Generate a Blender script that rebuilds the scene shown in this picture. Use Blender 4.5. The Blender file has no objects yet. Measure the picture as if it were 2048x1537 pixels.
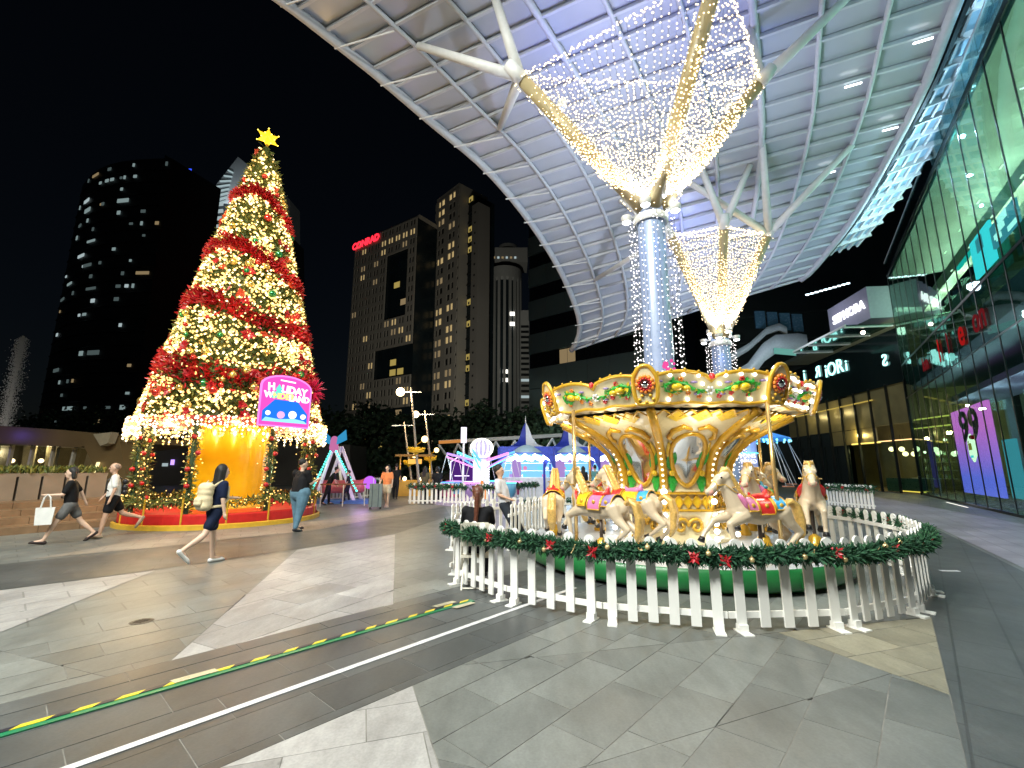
import bpy, bmesh, math, random
from mathutils import Vector, Matrix
R = math.radians
rnd = random.Random(7)
SC = bpy.context.scene
COL = SC.collection
# ---------------------------------------------------------------- camera, sky, moon, exposure
FPX, TILT, CAMH = 900.0, R(10.5), 1.65
cam = bpy.data.cameras.new('camera'); cam.sensor_width = 36; cam.lens = 36 * FPX / 2048; cam.clip_end = 3000; cam.clip_start = .05
camo = bpy.data.objects.new('camera', cam); COL.objects.link(camo)
camo.location = (0, 0, CAMH); camo.rotation_euler = (R(90) + TILT, 0, 0); SC.camera = camo
W = bpy.data.worlds.new('World'); SC.world = W; W.use_nodes = True
nt = W.node_tree; bg = nt.nodes['Background']
sky = nt.nodes.new('ShaderNodeTexSky'); sky.sky_type = 'NISHITA'; sky.sun_disc = False
sky.sun_elevation = R(35); sky.sun_rotation = R(200); sky.air_density = 1.0
nt.links.new(sky.outputs[0], bg.inputs[0]); bg.inputs[1].default_value = 0.0009
moon = bpy.data.lights.new('moon', 'SUN'); moon.energy = 0.02; moon.angle = R(0.5); moon.color = (.8, .9, 1)
mo = bpy.data.objects.new('moon', moon); COL.objects.link(mo); mo.rotation_euler = (R(40), 0, R(200))
SC.view_settings.view_transform = 'Standard'; SC.view_settings.look = 'None'
SC.view_settings.exposure = 0.12; SC.view_settings.gamma = 1.0
cy = SC.cycles
cy.use_denoising = True; cy.sample_clamp_indirect = 4; cy.sample_clamp_direct = 0; cy.max_bounces = 6; cy.diffuse_bounces = 3
cy.glossy_bounces = 3; cy.transparent_max_bounces = 12; cy.transmission_bounces = 4; cy.use_light_tree = True
cy.caustics_reflective = False; cy.caustics_refractive = False
# ---------------------------------------------------------------- pixel helpers (photo 2048 x 1537)
def ray(u, v):
    a = (u - 1024) / FPX; b = (768.5 - v) / FPX
    return a, math.cos(TILT) - b * math.sin(TILT), b * math.cos(TILT) + math.sin(TILT)
def G(u, v, z=0.0):
    a, b, c = ray(u, v); s = (z - CAMH) / c; return Vector((a * s, b * s, z))
def PY(u, v, y):
    a, b, c = ray(u, v); s = y / b; return Vector((a * s, y, CAMH + c * s))
# ---------------------------------------------------------------- materials
MATS = {}
def mat(name, col, rough=.5, metal=0., emit=0., ecol=None, var=.10, scale=6., bump=0., spec=.5, coat=0., randv=0., sample=None, trans=0.):
    if name in MATS: return MATS[name]
    m = bpy.data.materials.new(name); m.use_nodes = True; n = m.node_tree; p = n.nodes['Principled BSDF']
    c4 = (col[0], col[1], col[2], 1)
    p.inputs['Roughness'].default_value = rough; p.inputs['Metallic'].default_value = metal
    p.inputs['Specular IOR Level'].default_value = spec; p.inputs['Coat Weight'].default_value = coat
    p.inputs['Coat Roughness'].default_value = .08
    p.inputs['Transmission Weight'].default_value = trans
    p.inputs['Base Color'].default_value = c4
    if var > 0 or bump > 0:
        tc = n.nodes.new('ShaderNodeTexCoord'); no = n.nodes.new('ShaderNodeTexNoise')
        no.inputs['Scale'].default_value = scale; no.inputs['Detail'].default_value = 6
        n.links.new(tc.outputs['Object'], no.inputs['Vector'])
        if var > 0:
            mr = n.nodes.new('ShaderNodeMapRange'); mr.inputs['From Min'].default_value = .3; mr.inputs['From Max'].default_value = .7
            mr.inputs['To Min'].default_value = 1 - var; mr.inputs['To Max'].default_value = 1 + var
            n.links.new(no.outputs[0], mr.inputs[0]); val = mr.outputs[0]
            if randv > 0:
                oi = n.nodes.new('ShaderNodeObjectInfo'); m2 = n.nodes.new('ShaderNodeMapRange')
                m2.inputs['To Min'].default_value = 1 - randv; m2.inputs['To Max'].default_value = 1 + randv
                n.links.new(oi.outputs['Random'], m2.inputs[0])
                mm = n.nodes.new('ShaderNodeMath'); mm.operation = 'MULTIPLY'
                n.links.new(val, mm.inputs[0]); n.links.new(m2.outputs[0], mm.inputs[1]); val = mm.outputs[0]
            vm = n.nodes.new('ShaderNodeVectorMath'); vm.operation = 'SCALE'; vm.inputs[0].default_value = col
            n.links.new(val, vm.inputs['Scale']); n.links.new(vm.outputs[0], p.inputs['Base Color'])
            mr2 = n.nodes.new('ShaderNodeMapRange'); mr2.inputs['To Min'].default_value = max(.02, rough - .12); mr2.inputs['To Max'].default_value = min(1, rough + .12)
            n.links.new(no.outputs[0], mr2.inputs[0]); n.links.new(mr2.outputs[0], p.inputs['Roughness'])
        if bump > 0:
            bn = n.nodes.new('ShaderNodeBump'); bn.inputs['Strength'].default_value = bump; bn.inputs['Distance'].default_value = .02
            n.links.new(no.outputs[0], bn.inputs['Height']); n.links.new(bn.outputs[0], p.inputs['Normal'])
    if emit > 0:
        e = ecol or col
        p.inputs['Emission Color'].default_value = (e[0], e[1], e[2], 1); p.inputs['Emission Strength'].default_value = emit
    if sample: m.cycles.emission_sampling = sample
    MATS[name] = m; return m
def glassmat(name, tint, refl=.2, rough=.02):
    if name in MATS: return MATS[name]
    m = bpy.data.materials.new(name); m.use_nodes = True; n = m.node_tree; n.nodes.clear()
    out = n.nodes.new('ShaderNodeOutputMaterial'); mx = n.nodes.new('ShaderNodeMixShader'); tr = n.nodes.new('ShaderNodeBsdfTransparent')
    gl = n.nodes.new('ShaderNodeBsdfGlossy'); lw = n.nodes.new('ShaderNodeLayerWeight'); lw.inputs[0].default_value = .5; fr = n.nodes.new('ShaderNodeMath'); fr.operation = 'POWER'; fr.inputs[1].default_value = 5.; n.links.new(lw.outputs['Facing'], fr.inputs[0])
    ad = n.nodes.new('ShaderNodeMath'); ad.operation = 'MULTIPLY_ADD'; ad.use_clamp = True; ad.inputs[1].default_value = .6; ad.inputs[2].default_value = refl
    tr.inputs[0].default_value = (*tint, 1); gl.inputs[0].default_value = (.8, .95, .9, 1); gl.inputs['Roughness'].default_value = rough
    no = n.nodes.new('ShaderNodeTexNoise'); tc = n.nodes.new('ShaderNodeTexCoord'); no.inputs['Scale'].default_value = .7
    bn = n.nodes.new('ShaderNodeBump'); bn.inputs['Strength'].default_value = .08; bn.inputs['Distance'].default_value = .08
    n.links.new(tc.outputs['Object'], no.inputs[0]); n.links.new(no.outputs[0], bn.inputs['Height']); n.links.new(bn.outputs[0], gl.inputs['Normal'])
    n.links.new(fr.outputs[0], ad.inputs[0]); n.links.new(ad.outputs[0], mx.inputs[0]); n.links.new(tr.outputs[0], mx.inputs[1])
    n.links.new(gl.outputs[0], mx.inputs[2]); n.links.new(mx.outputs[0], out.inputs[0]); MATS[name] = m; return m
def bulbmat(name, col, strength, sample='NONE'):
    if name in MATS: return MATS[name]
    m = bpy.data.materials.new(name); m.use_nodes = True; n = m.node_tree; n.nodes.clear()
    out = n.nodes.new('ShaderNodeOutputMaterial'); e = n.nodes.new('ShaderNodeEmission')
    e.inputs[0].default_value = (*col, 1); e.inputs[1].default_value = strength; n.links.new(e.outputs[0], out.inputs[0])
    m.cycles.emission_sampling = sample; MATS[name] = m; return m
# ---------------------------------------------------------------- mesh builder
def frame(d):
    d = d.normalized(); a = Vector((0, 0, 1)) if abs(d.z) < .95 else Vector((1, 0, 0))
    x = d.cross(a).normalized(); return x, x.cross(d).normalized()
class MB:
    def __init__(s): s.v = []; s.f = []; s.mi = []
    def add(s, vs, fs, mi=0):
        o = len(s.v); s.v += [tuple(p) for p in vs]; s.f += [tuple(i + o for i in f) for f in fs]; s.mi += [mi] * len(fs); return s
    def box(s, c, d, rz=0., mi=0, M=None):
        hx, hy, hz = d[0] / 2, d[1] / 2, d[2] / 2; ca, sa = math.cos(rz), math.sin(rz); vs = []
        for x, y, z in ((-1,-1,-1),(1,-1,-1),(1,1,-1),(-1,1,-1),(-1,-1,1),(1,-1,1),(1,1,1),(-1,1,1)):
            X, Yy, Z = x * hx, y * hy, z * hz
            if M is not None: q = M @ Vector((X, Yy, Z)); vs.append((c[0] + q.x, c[1] + q.y, c[2] + q.z))
            else: vs.append((c[0] + X * ca - Yy * sa, c[1] + X * sa + Yy * ca, c[2] + Z))
        return s.add(vs, [(0,3,2,1),(4,5,6,7),(0,1,5,4),(1,2,6,5),(2,3,7,6),(3,0,4,7)], mi)
    def bar(s, a, b, w, h, mi=0):
        a = Vector(a); b = Vector(b); d = b - a; x, y = frame(d); vs = []
        for p in (a, b):
            for i, j in ((-1,-1),(1,-1),(1,1),(-1,1)): vs.append(p + x * (i * w / 2) + y * (j * h / 2))
        return s.add(vs, [(0,3,2,1),(4,5,6,7),(0,1,5,4),(1,2,6,5),(2,3,7,6),(3,0,4,7)], mi)
    def tube(s, pts, r, n=8, cap=True, mi=0, closed=False, flat=1.):
        pts = [Vector(p) for p in pts]; k = len(pts)
        rs = r if isinstance(r, (list, tuple)) else [r] * k
        vs = []; x = None
        for i, p in enumerate(pts):
            d = (pts[min(i + 1, k - 1)] - pts[max(i - 1, 0)])
            if closed: d = pts[(i + 1) % k] - pts[i - 1]
            if d.length < 1e-9: d = Vector((0, 0, 1))
            d.normalize()
            if x is None: x, y = frame(d)
            else:
                x = x - d * x.dot(d)
                if x.length < 1e-6: x, y = frame(d)
                x.normalize()
            y = x.cross(d)
            for j in range(n):
                a = 2 * math.pi * j / n; vs.append(p + x * (math.cos(a) * rs[i]) + y * (math.sin(a) * rs[i] * flat))
        fs = []
        for i in range(k if closed else k - 1):
            i2 = (i + 1) % k
            for j in range(n): fs.append((i * n + j, i2 * n + j, i2 * n + (j + 1) % n, i * n + (j + 1) % n))
        if cap and not closed: fs.append(tuple(range(n))); fs.append(tuple((k - 1) * n + j for j in reversed(range(n))))
        return s.add(vs, fs, mi)
    def sphere(s, c, r, n=10, m=7, mi=0, M=None):
        rr = r if isinstance(r, (tuple, list)) else (r, r, r); c = Vector(c); vs = []; fs = []
        def P(x, y, z):
            q = Vector((x * rr[0], y * rr[1], z * rr[2])); return c + (M @ q if M is not None else q)
        vs.append(P(0, 0, 1))
        for i in range(1, m):
            t = math.pi * i / m
            for j in range(n): a = 2 * math.pi * j / n; vs.append(P(math.sin(t) * math.cos(a), math.sin(t) * math.sin(a), math.cos(t)))
        vs.append(P(0, 0, -1)); L = len(vs) - 1
        for j in range(n):
            fs.append((0, 1 + j, 1 + (j + 1) % n)); fs.append((L, L - n + (j + 1) % n, L - n + j))
            for i in range(m - 2): b = 1 + i * n; fs.append((b + j, b + n + j, b + n + (j + 1) % n, b + (j + 1) % n))
        return s.add(vs, fs, mi)
    def octa(s, c, r, mi=0):
        x, y, z = c
        return s.add([(x+r,y,z),(x-r,y,z),(x,y+r,z),(x,y-r,z),(x,y,z+r),(x,y,z-r)], [(0,2,4),(2,1,4),(1,3,4),(3,0,4),(2,0,5),(1,2,5),(3,1,5),(0,3,5)], mi)
    def lathe(s, prof, n=16, c=(0, 0, 0), a0=0., a1=2 * math.pi, mi=0):
        full = abs(a1 - a0 - 2 * math.pi) < 1e-6; N = n if full else n + 1; vs = []
        for r, z in prof:
            for j in range(N): a = a0 + (a1 - a0) * j / n; vs.append((c[0] + r * math.cos(a), c[1] + r * math.sin(a), c[2] + z))
        fs = []
        for i in range(len(prof) - 1):
            for j in range(n): j2 = (j + 1) % N; fs.append((i * N + j, i * N + j2, (i + 1) * N + j2, (i + 1) * N + j))
        return s.add(vs, fs, mi)
    def prism(s, poly, z0, z1, mi=0):
        n = len(poly); vs = [(p[0], p[1], z0) for p in poly] + [(p[0], p[1], z1) for p in poly]
        return s.add(vs, [tuple(reversed(range(n))), tuple(range(n, 2 * n))] + [(i, (i + 1) % n, n + (i + 1) % n, n + i) for i in range(n)], mi)
    def slab(s, pts, nrm, t, mi=0):
        pts = [Vector(p) for p in pts]; d = Vector(nrm).normalized() * t; n = len(pts)
        vs = pts + [p + d for p in pts]
        return s.add(vs, [tuple(reversed(range(n))), tuple(range(n, 2 * n))] + [(i, (i + 1) % n, n + (i + 1) % n, n + i) for i in range(n)], mi)
    def capsule(s, a, b, ra, rb, n=10):
        a = Vector(a); b = Vector(b); d = b - a; L = d.length
        if L < 1e-5: return s.sphere(a, max(ra, rb), n, 8)
        d /= L; pts = []; rs = []
        for k in range(4): t = math.pi / 2 * (1 - k / 4); pts.append(a - d * (ra * math.sin(t))); rs.append(max(ra * math.cos(t), .002))
        pts.append(a); rs.append(ra); pts.append(b); rs.append(rb)
        for k in range(1, 5): t = math.pi / 2 * k / 4; pts.append(b + d * (rb * math.sin(t))); rs.append(max(rb * math.cos(t), .002))
        return s.tube(pts, rs, n)
    def mesh(s, name, smooth=False):
        me = bpy.data.meshes.new(name); me.from_pydata(s.v, [], s.f); me.update()
        if smooth: me.polygons.foreach_set('use_smooth', [True] * len(me.polygons))
        if any(s.mi): me.polygons.foreach_set('material_index', s.mi)
        return me
    def build(s, name, m, parent=None, smooth=False, loc=None, rot=None):
        return ob(name, s.mesh(name, smooth), m, parent, loc, rot)
def ob(name, me, m=None, parent=None, loc=None, rot=None):
    if m is not None and len(me.materials) == 0:
        for x in (m if isinstance(m, (list, tuple)) else [m]): me.materials.append(x)
    o = bpy.data.objects.new(name, me); COL.objects.link(o)
    if parent: o.parent = parent
    if loc is not None: o.location = loc
    if rot is not None: o.rotation_euler = rot if isinstance(rot, (tuple, list)) else (0, 0, rot)
    return o
def tag(o, label=None, cat=None, group=None, kind=None):
    if label: o['label'] = label
    if cat: o['category'] = cat
    if group: o['group'] = group
    if kind: o['kind'] = kind
    return o
def thing(name, label, cat, loc=(0, 0, 0), rz=0., group=None):
    o = bpy.data.objects.new(name, None); COL.objects.link(o); o.location = loc; o.rotation_euler = (0, 0, rz); o.empty_display_size = .1
    return tag(o, label, cat, group)
def dup(o, parent=None, loc=None, rz=None):
    c = o.copy(); COL.objects.link(c); c.parent = parent
    if loc is not None: c.location = loc
    if rz is not None: c.rotation_euler = (0, 0, rz)
    for ch in list(o.children): dup(ch, c)
    return c
TMP = bpy.data.scenes.new('work')
def evaluated(o):
    TMP.collection.objects.link(o); vl = TMP.view_layers[0]; vl.update(); dg = vl.depsgraph; dg.update(); return o.evaluated_get(dg), dg
def remesh(mb, vox, it=3, name='m'):
    me = mb.mesh(name); o = bpy.data.objects.new('tmp', me)
    md = o.modifiers.new('r', 'REMESH'); md.mode = 'VOXEL'; md.voxel_size = vox; md.use_smooth_shade = True
    if it: sm = o.modifiers.new('s', 'SMOOTH'); sm.iterations = it; sm.factor = .5
    ev, dg = evaluated(o); r = bpy.data.meshes.new_from_object(ev); r.name = name
    bpy.data.objects.remove(o); bpy.data.meshes.remove(me); return r
def textmesh(txt, size, depth=.01, align='CENTER', mirror=False, bold=0., space=1.):
    cu = bpy.data.curves.new('t', 'FONT'); cu.body = txt; cu.size = size; cu.extrude = depth; cu.align_x = align; cu.align_y = 'CENTER'
    cu.offset = bold; cu.space_character = space; cu.resolution_u = 3
    o = bpy.data.objects.new('t', cu); ev, dg = evaluated(o)
    me = bpy.data.meshes.new_from_object(ev); bpy.data.objects.remove(o); bpy.data.curves.remove(cu)
    if mirror:
        for v in me.vertices: v.co.x *= -1
        me.flip_normals()
    return me
def text(name, txt, size, m, parent, loc, rot, **k): return ob(name, textmesh(txt, size, **k), m, parent, loc, rot)
def lamp(name, kind, loc, energy, col=(1, 1, 1), size=.1, parent=None, target=None, spot=60, blend=.6):
    l = bpy.data.lights.new(name, kind); l.energy = energy; l.color = col
    if kind == 'AREA': l.size = size
    else: l.shadow_soft_size = size
    if kind == 'SPOT': l.spot_size = R(spot); l.spot_blend = blend
    o = bpy.data.objects.new(name, l); COL.objects.link(o); o.location = loc
    if target is not None: o.rotation_euler = (Vector(target) - Vector(loc)).to_track_quat('-Z', 'Y').to_euler()
    if parent: o.parent = parent; o['kind'] = 'helper'
    return o
def facing(nx, ny): return math.atan2(nx, -ny)   # z-rotation for a text whose normal (local -Y once stood up) points along (nx, ny)
GOLD = mat('gold_paint', (.66, .38, .03), .32, .2, var=.12, scale=14, coat=.3)
WHITEM = mat('white_metal', (.72, .73, .72), .4, .1, var=.06)
BLACK = mat('black_plastic', (.012, .012, .014), .45)
# ================================================================ GROUND
def paving(name, col, rough, sc=2.5, brick=True, ang=48):
    m = bpy.data.materials.new(name); m.use_nodes = True; n = m.node_tree; p = n.nodes['Principled BSDF']
    tc = n.nodes.new('ShaderNodeTexCoord'); geo = n.nodes.new('ShaderNodeNewGeometry'); mp = n.nodes.new('ShaderNodeMapping'); mp.inputs['Rotation'].default_value = (0, 0, R(-ang))
    n.links.new(geo.outputs['Position'], mp.inputs[0])
    no = n.nodes.new('ShaderNodeTexNoise'); no.inputs['Scale'].default_value = 1.3; no.inputs['Detail'].default_value = 8; no.inputs['Roughness'].default_value = .65
    n2 = n.nodes.new('ShaderNodeTexNoise'); n2.inputs['Scale'].default_value = 55; n2.inputs['Detail'].default_value = 4
    n.links.new(mp.outputs[0], no.inputs[0]); n.links.new(mp.outputs[0], n2.inputs[0])
    def rng(src, a, b):
        r = n.nodes.new('ShaderNodeMapRange'); r.inputs['From Min'].default_value = .3; r.inputs['From Max'].default_value = .7
        r.inputs['To Min'].default_value = a; r.inputs['To Max'].default_value = b; n.links.new(src, r.inputs[0]); return r.outputs[0]
    def mul(a, b):
        q = n.nodes.new('ShaderNodeMath'); q.operation = 'MULTIPLY'; n.links.new(a, q.inputs[0]); n.links.new(b, q.inputs[1]); return q.outputs[0]
    n3 = n.nodes.new('ShaderNodeTexNoise'); n3.inputs['Scale'].default_value = .35; n3.inputs['Detail'].default_value = 5; n3.inputs['Distortion'].default_value = 1.2; n.links.new(geo.outputs['Position'], n3.inputs[0])
    vo = n.nodes.new('ShaderNodeTexVoronoi'); vo.inputs['Scale'].default_value = 2.6; n.links.new(geo.outputs['Position'], vo.inputs[0])
    sp = n.nodes.new('ShaderNodeMapRange'); sp.inputs['From Min'].default_value = .035; sp.inputs['From Max'].default_value = .06; sp.inputs['To Min'].default_value = .72; sp.inputs['To Max'].default_value = 1.; n.links.new(vo.outputs['Distance'], sp.inputs[0])
    n4 = n.nodes.new('ShaderNodeTexNoise'); n4.inputs['Scale'].default_value = 9; n4.inputs['Detail'].default_value = 6; n4.inputs['Roughness'].default_value = .7; mp2 = n.nodes.new('ShaderNodeMapping'); mp2.inputs['Rotation'].default_value = (0, 0, R(20)); mp2.inputs['Scale'].default_value = (1, .25, 1); n.links.new(geo.outputs['Position'], mp2.inputs[0]); n.links.new(mp2.outputs[0], n4.inputs[0])
    val = mul(mul(mul(rng(no.outputs[0], .76, 1.18), rng(n2.outputs[0], .9, 1.1)), mul(rng(n3.outputs[0], .70, 1.14), rng(n4.outputs[0], .84, 1.12))), sp.outputs[0])
    if brick:
        bt = n.nodes.new('ShaderNodeTexBrick'); bt.inputs['Scale'].default_value = 1.25; bt.inputs['Color1'].default_value = (.9, .9, .9, 1); bt.inputs['Color2'].default_value = (1.1, 1.1, 1.1, 1)
        bt.inputs['Mortar'].default_value = (.62, .62, .62, 1); bt.inputs['Mortar Size'].default_value = .012; bt.inputs['Brick Width'].default_value = 1.; bt.inputs['Row Height'].default_value = .5
        n.links.new(mp.outputs[0], bt.inputs[0]); val = mul(val, bt.outputs[0])
    else:
        oi = n.nodes.new('ShaderNodeObjectInfo'); r = n.nodes.new('ShaderNodeMapRange'); r.inputs['To Min'].default_value = .76; r.inputs['To Max'].default_value = 1.18
        n.links.new(oi.outputs['Random'], r.inputs[0]); val = mul(val, r.outputs[0])
    vm = n.nodes.new('ShaderNodeVectorMath'); vm.operation = 'SCALE'; vm.inputs[0].default_value = col
    n.links.new(val, vm.inputs['Scale']); n.links.new(vm.outputs[0], p.inputs['Base Color'])
    n.links.new(rng(no.outputs[0], rough, rough + .16), p.inputs['Roughness'])
    bn = n.nodes.new('ShaderNodeBump'); bn.inputs['Strength'].default_value = .15; bn.inputs['Distance'].default_value = .004
    n.links.new(n2.outputs[0], bn.inputs['Height']); n.links.new(bn.outputs[0], p.inputs['Normal']); return m
CM, CD, CL, CY, CV = (.155, .166, .158), (.070, .078, .080), (.31, .305, .30), (.29, .27, .20), (.30, .29, .34)
ground = MB().add([(-400, -60, 0), (400, -60, 0), (400, 900, 0), (-400, 900, 0)], [(0, 1, 2, 3)]).build('plaza_ground', paving('pave_mid', CM, .36))
tag(ground, 'grey stone slab plaza', None, None, 'structure')
def gp(*uv): return [G(u, v).to_2d() for u, v in uv]
d1 = Vector((math.cos(R(48)), math.sin(R(48))))
P1 = G(340, 1325).to_2d(); P2 = G(825, 1375).to_2d()
band = [P1 - d1 * 6, P2 - d1 * 7, P2 + d1 * 10, P1 + d1 * 9]
REG = [  # polygon, colour, roughness, slab course angle, slab size
 ('dark', band, CD, .38, 48, (.8, .4)),
 ('light', gp((595, 1100), (790, 1070), (787, 1211), (340, 1326)), CL, .4, 63, (.9, .55)),
 ('light', gp((0, 1182), (310, 1142), (-60, 1290), (-300, 1230)), CL, .4, 48, (.8, .4)),
 ('light', [P2, P2 - d1 * 3.2, G(905, 1620).to_2d()], CL, .45, 18, (.8, .4)),
 ('sand', gp((1556, 1268), (1863, 1236), (1901, 1394)), CY, .45, 18, (.6, .4)),
 ('dark', gp((-300, 1215), (-300, 1120), (0, 1130), (300, 1098), (640, 1060), (890, 1014), (900, 1032), (790, 1069), (595, 1099), (310, 1141), (0, 1181)), CD, .38, 30, None),
 ('light', gp((300, 1097), (60, 1120), (350, 1068), (640, 1042), (890, 1002), (890, 1013), (640, 1059)), (.25, .23, .2), .4, 30, None),
 ('dark', [G(1864, 1236).to_2d(), G(1902, 1394).to_2d(), G(1935, 1600).to_2d(), Vector((9, 0)), Vector((16, 7)), G(2048, 1145).to_2d(), G(1880, 1062).to_2d(), G(1700, 1010).to_2d(), G(1640, 1010).to_2d(), G(1700, 1060).to_2d()], CD, .42, 48, None),
 ('lavender', gp((1690, 1005), (1880, 1058), (2048, 1138), (2300, 1200), (2300, 1080), (2048, 1050), (1740, 992)), CV, .38, 57, None)]
for i, (nm, poly, c, ro, ang, sz) in enumerate(REG):
    o = MB().add([(p.x, p.y, .004 + .0006 * i) for p in poly], [tuple(range(len(poly)))]).build('paving_area', paving('pave_sheet_%d' % i, c, ro, ang=ang), ground)
def clip(poly, a, b, keep_left=True):
    out = []
    def sd(p): return ((b.x - a.x) * (p.y - a.y) - (b.y - a.y) * (p.x - a.x)) * (1 if keep_left else -1)
    for i in range(len(poly)):
        p, q = poly[i], poly[(i + 1) % len(poly)]; sp, sq = sd(p), sd(q)
        if sp >= 0: out.append(p)
        if sp * sq < 0: out.append(p + (q - p) * (sp / (sp - sq)))
    return out
def area(poly): return sum(poly[i].x * poly[(i + 1) % len(poly)].y - poly[(i + 1) % len(poly)].x * poly[i].y for i in range(len(poly))) / 2
def ccw(poly): return poly if area(poly) > 0 else list(reversed(poly))
def inter(poly, reg):
    for i in range(len(reg)):
        poly = clip(poly, reg[i], reg[(i + 1) % len(reg)])
        if len(poly) < 3: return []
    return poly
def minus(poly, reg):
    res = []
    for i in range(len(reg)):
        o = clip(poly, reg[i], reg[(i + 1) % len(reg)], False)
        if len(o) >= 3 and abs(area(o)) > .004: res.append(o)
        poly = clip(poly, reg[i], reg[(i + 1) % len(reg)])
        if len(poly) < 3: break
    return res
def inset(poly, d):
    n = len(poly); r = []
    for i in range(n):
        a, b, c = poly[i - 1], poly[i], poly[(i + 1) % n]
        e1 = (b - a); e2 = (c - b)
        if e1.length < 1e-4 or e2.length < 1e-4: continue
        n1 = Vector((-e1.y, e1.x)).normalized(); n2 = Vector((-e2.y, e2.x)).normalized(); k = 1 + n1.dot(n2)
        r.append(b + (n1 + n2) * (d / max(k, .35)))
    return r
def tiles(ang, sz, rmax):
    d = Vector((math.cos(R(ang)), math.sin(R(ang)))); e = Vector((-d.y, d.x)); out = []
    for j in range(-40, 40):
        off = (rnd.random() * .25 + .5 * (j % 2)) * sz[0]
        for i in range(-30, 30):
            o = d * (i * sz[0] + off) + e * (j * sz[1]); c = o + d * sz[0] / 2 + e * sz[1] / 2
            if c.y > 2.3 and c.length < rmax and abs(c.x) < c.y * 1.2 + .4: out.append([o, o + d * sz[0], o + d * sz[0] + e * sz[1], o + e * sz[1]])
    return out
pieces = []; reg5 = [(ccw(r[1]), r) for r in REG if r[5]]; dark3 = ccw(REG[7][1][:6]) ; d3 = Vector((0, 0))
for poly, r in reg5:
    for t in tiles(r[4], r[5], 7.0):
        q = inter(t, poly)
        for k in reg5:
            if q and k[0] is not poly and r[0] != 'dark' and k[1][0] == 'dark': q = []if False else q
        if len(q) >= 3 and area(q) > .006: pieces.append((q, r[0], r[2], r[3]))
rest = []
for t in tiles(48, (.8, .4), 7.0):
    ps = [t]
    for poly, r in reg5: ps = [x for p in ps for x in minus(p, poly)]
    ps = [x for p in ps for x in [clip(p, G(1902, 1394).to_2d(), G(1864, 1236).to_2d())] if len(x) >= 3] if t[0].x > 2 else ps
    for p in ps:
        if abs(area(p)) > .006: pieces.append((ccw(p), 'mid', CM, .42))
pieces.sort(key=lambda q: sum((p for p in q[0]), Vector((0, 0))).length / len(q[0]))
SM = {'mid': paving('slab_mid', CM, .34, brick=False), 'dark': paving('slab_dark', CD, .32, brick=False), 'light': paving('slab_light', CL, .42, brick=False), 'sand': paving('slab_sand', CY, .45, brick=False)}
for q, nm, c, ro in pieces[:298]:
    q2 = inset(q, .004)
    if len(q2) < 3 or area(q2) < .003: continue
    h = .0115 + rnd.random() * .0022; cx = sum((p for p in q2), Vector((0, 0))) / len(q2)
    MB().prism([p - cx for p in q2], 0, h).build('paving_slab', SM[nm], ground, loc=(cx.x, cx.y, 0))
gq = MB()
for q, nm, c, ro in pieces[:298]: gq.add([(p.x, p.y, .0096) for p in q], [tuple(range(len(q)))])
gq.build('grout_bed', mat('grout', (.17, .165, .15), .8, var=.35, scale=6), ground)
# taped cable run, white line
A = G(-60, 1492).to_2d(); B = G(944, 1204).to_2d(); d = (B - A).normalized(); e = Vector((-d.y, d.x)); L = (B - A).length
tp = thing('taped_cable_run', 'green cable tape with yellow and black hazard stripes across the dark paving', 'tape', (A.x, A.y, .013), math.atan2(d.y, d.x))
MB().prism([(0, -.055), (L, -.055), (L, .05), (0, .05)], .001, .009).build('green_tape', mat('green_tape', (.01, .17, .075), .35, bump=.2, scale=30), tp)
YL, BK = mat('tape_yellow', (.65, .5, .03), .4), mat('tape_black', (.012, .016, .03), .4)
x = 0.; k = 0
while x < L - .15:
    w = .13 * rnd.uniform(.8, 1.25)
    MB().prism([(x, .0), (x + w, .0), (x + w + .05, .045), (x + .05, .045)], .009, .013).build('hazard_stripe', YL if k % 2 else BK, tp); x += w; k += 1
for xx, yy in ((L - .35, .10), (L - .22, -.1), (1.15, .04)): MB().prism([(xx - .14, yy - .04), (xx + .15, yy - .045), (xx + .14, yy + .035), (xx - .16, yy + .04)], .0135, .0155).build('tape_patch', mat('clear_tape', (.42, .38, .26), .3), tp)
A = G(100, 1555).to_2d(); B = G(1150, 1178).to_2d(); d = (B - A).normalized(); L = (B - A).length
wl = thing('white_line', 'long straight white line taped across the dark paving', 'line', (A.x, A.y, .013), math.atan2(d.y, d.x))
for k in range(6): MB().prism([(L * k / 6 + .003, -.03), (L * (k + 1) / 6, -.031), (L * (k + 1) / 6, .03), (L * k / 6 + .003, .029)], .001, .004).build('tape_strip', mat('white_tape', (.55, .55, .57), .45, var=.15, scale=9), wl)
A = G(1895, 1143); m2 = MB().prism([(-.12, -.04), (.16, -.06), (.18, .03), (-.1, .05)], .001, .004).build('tape_mark', MATS['white_tape'], loc=(A.x, A.y, .006)); tag(m2, 'short white tape mark on paving beyond the round fence', 'tape')

dc = G(283, 1246); dr = thing('drain_cover', 'small round metal drain cover set in the grey paving', 'drain cover', (dc.x, dc.y, .004)); MB().lathe([(.11, 0), (.11, .011), (.095, .014), (0, .014)], 20).build('plate', mat('cast_iron', (.09, .09, .085), .45, .7, var=.3, scale=30, bump=.3), dr)
for k in range(5): MB().box((0, -.06 + .03 * k, .0155), (.13 - .02 * abs(k - 2), .009, .003)).build('slot', BLACK, dr)
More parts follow.
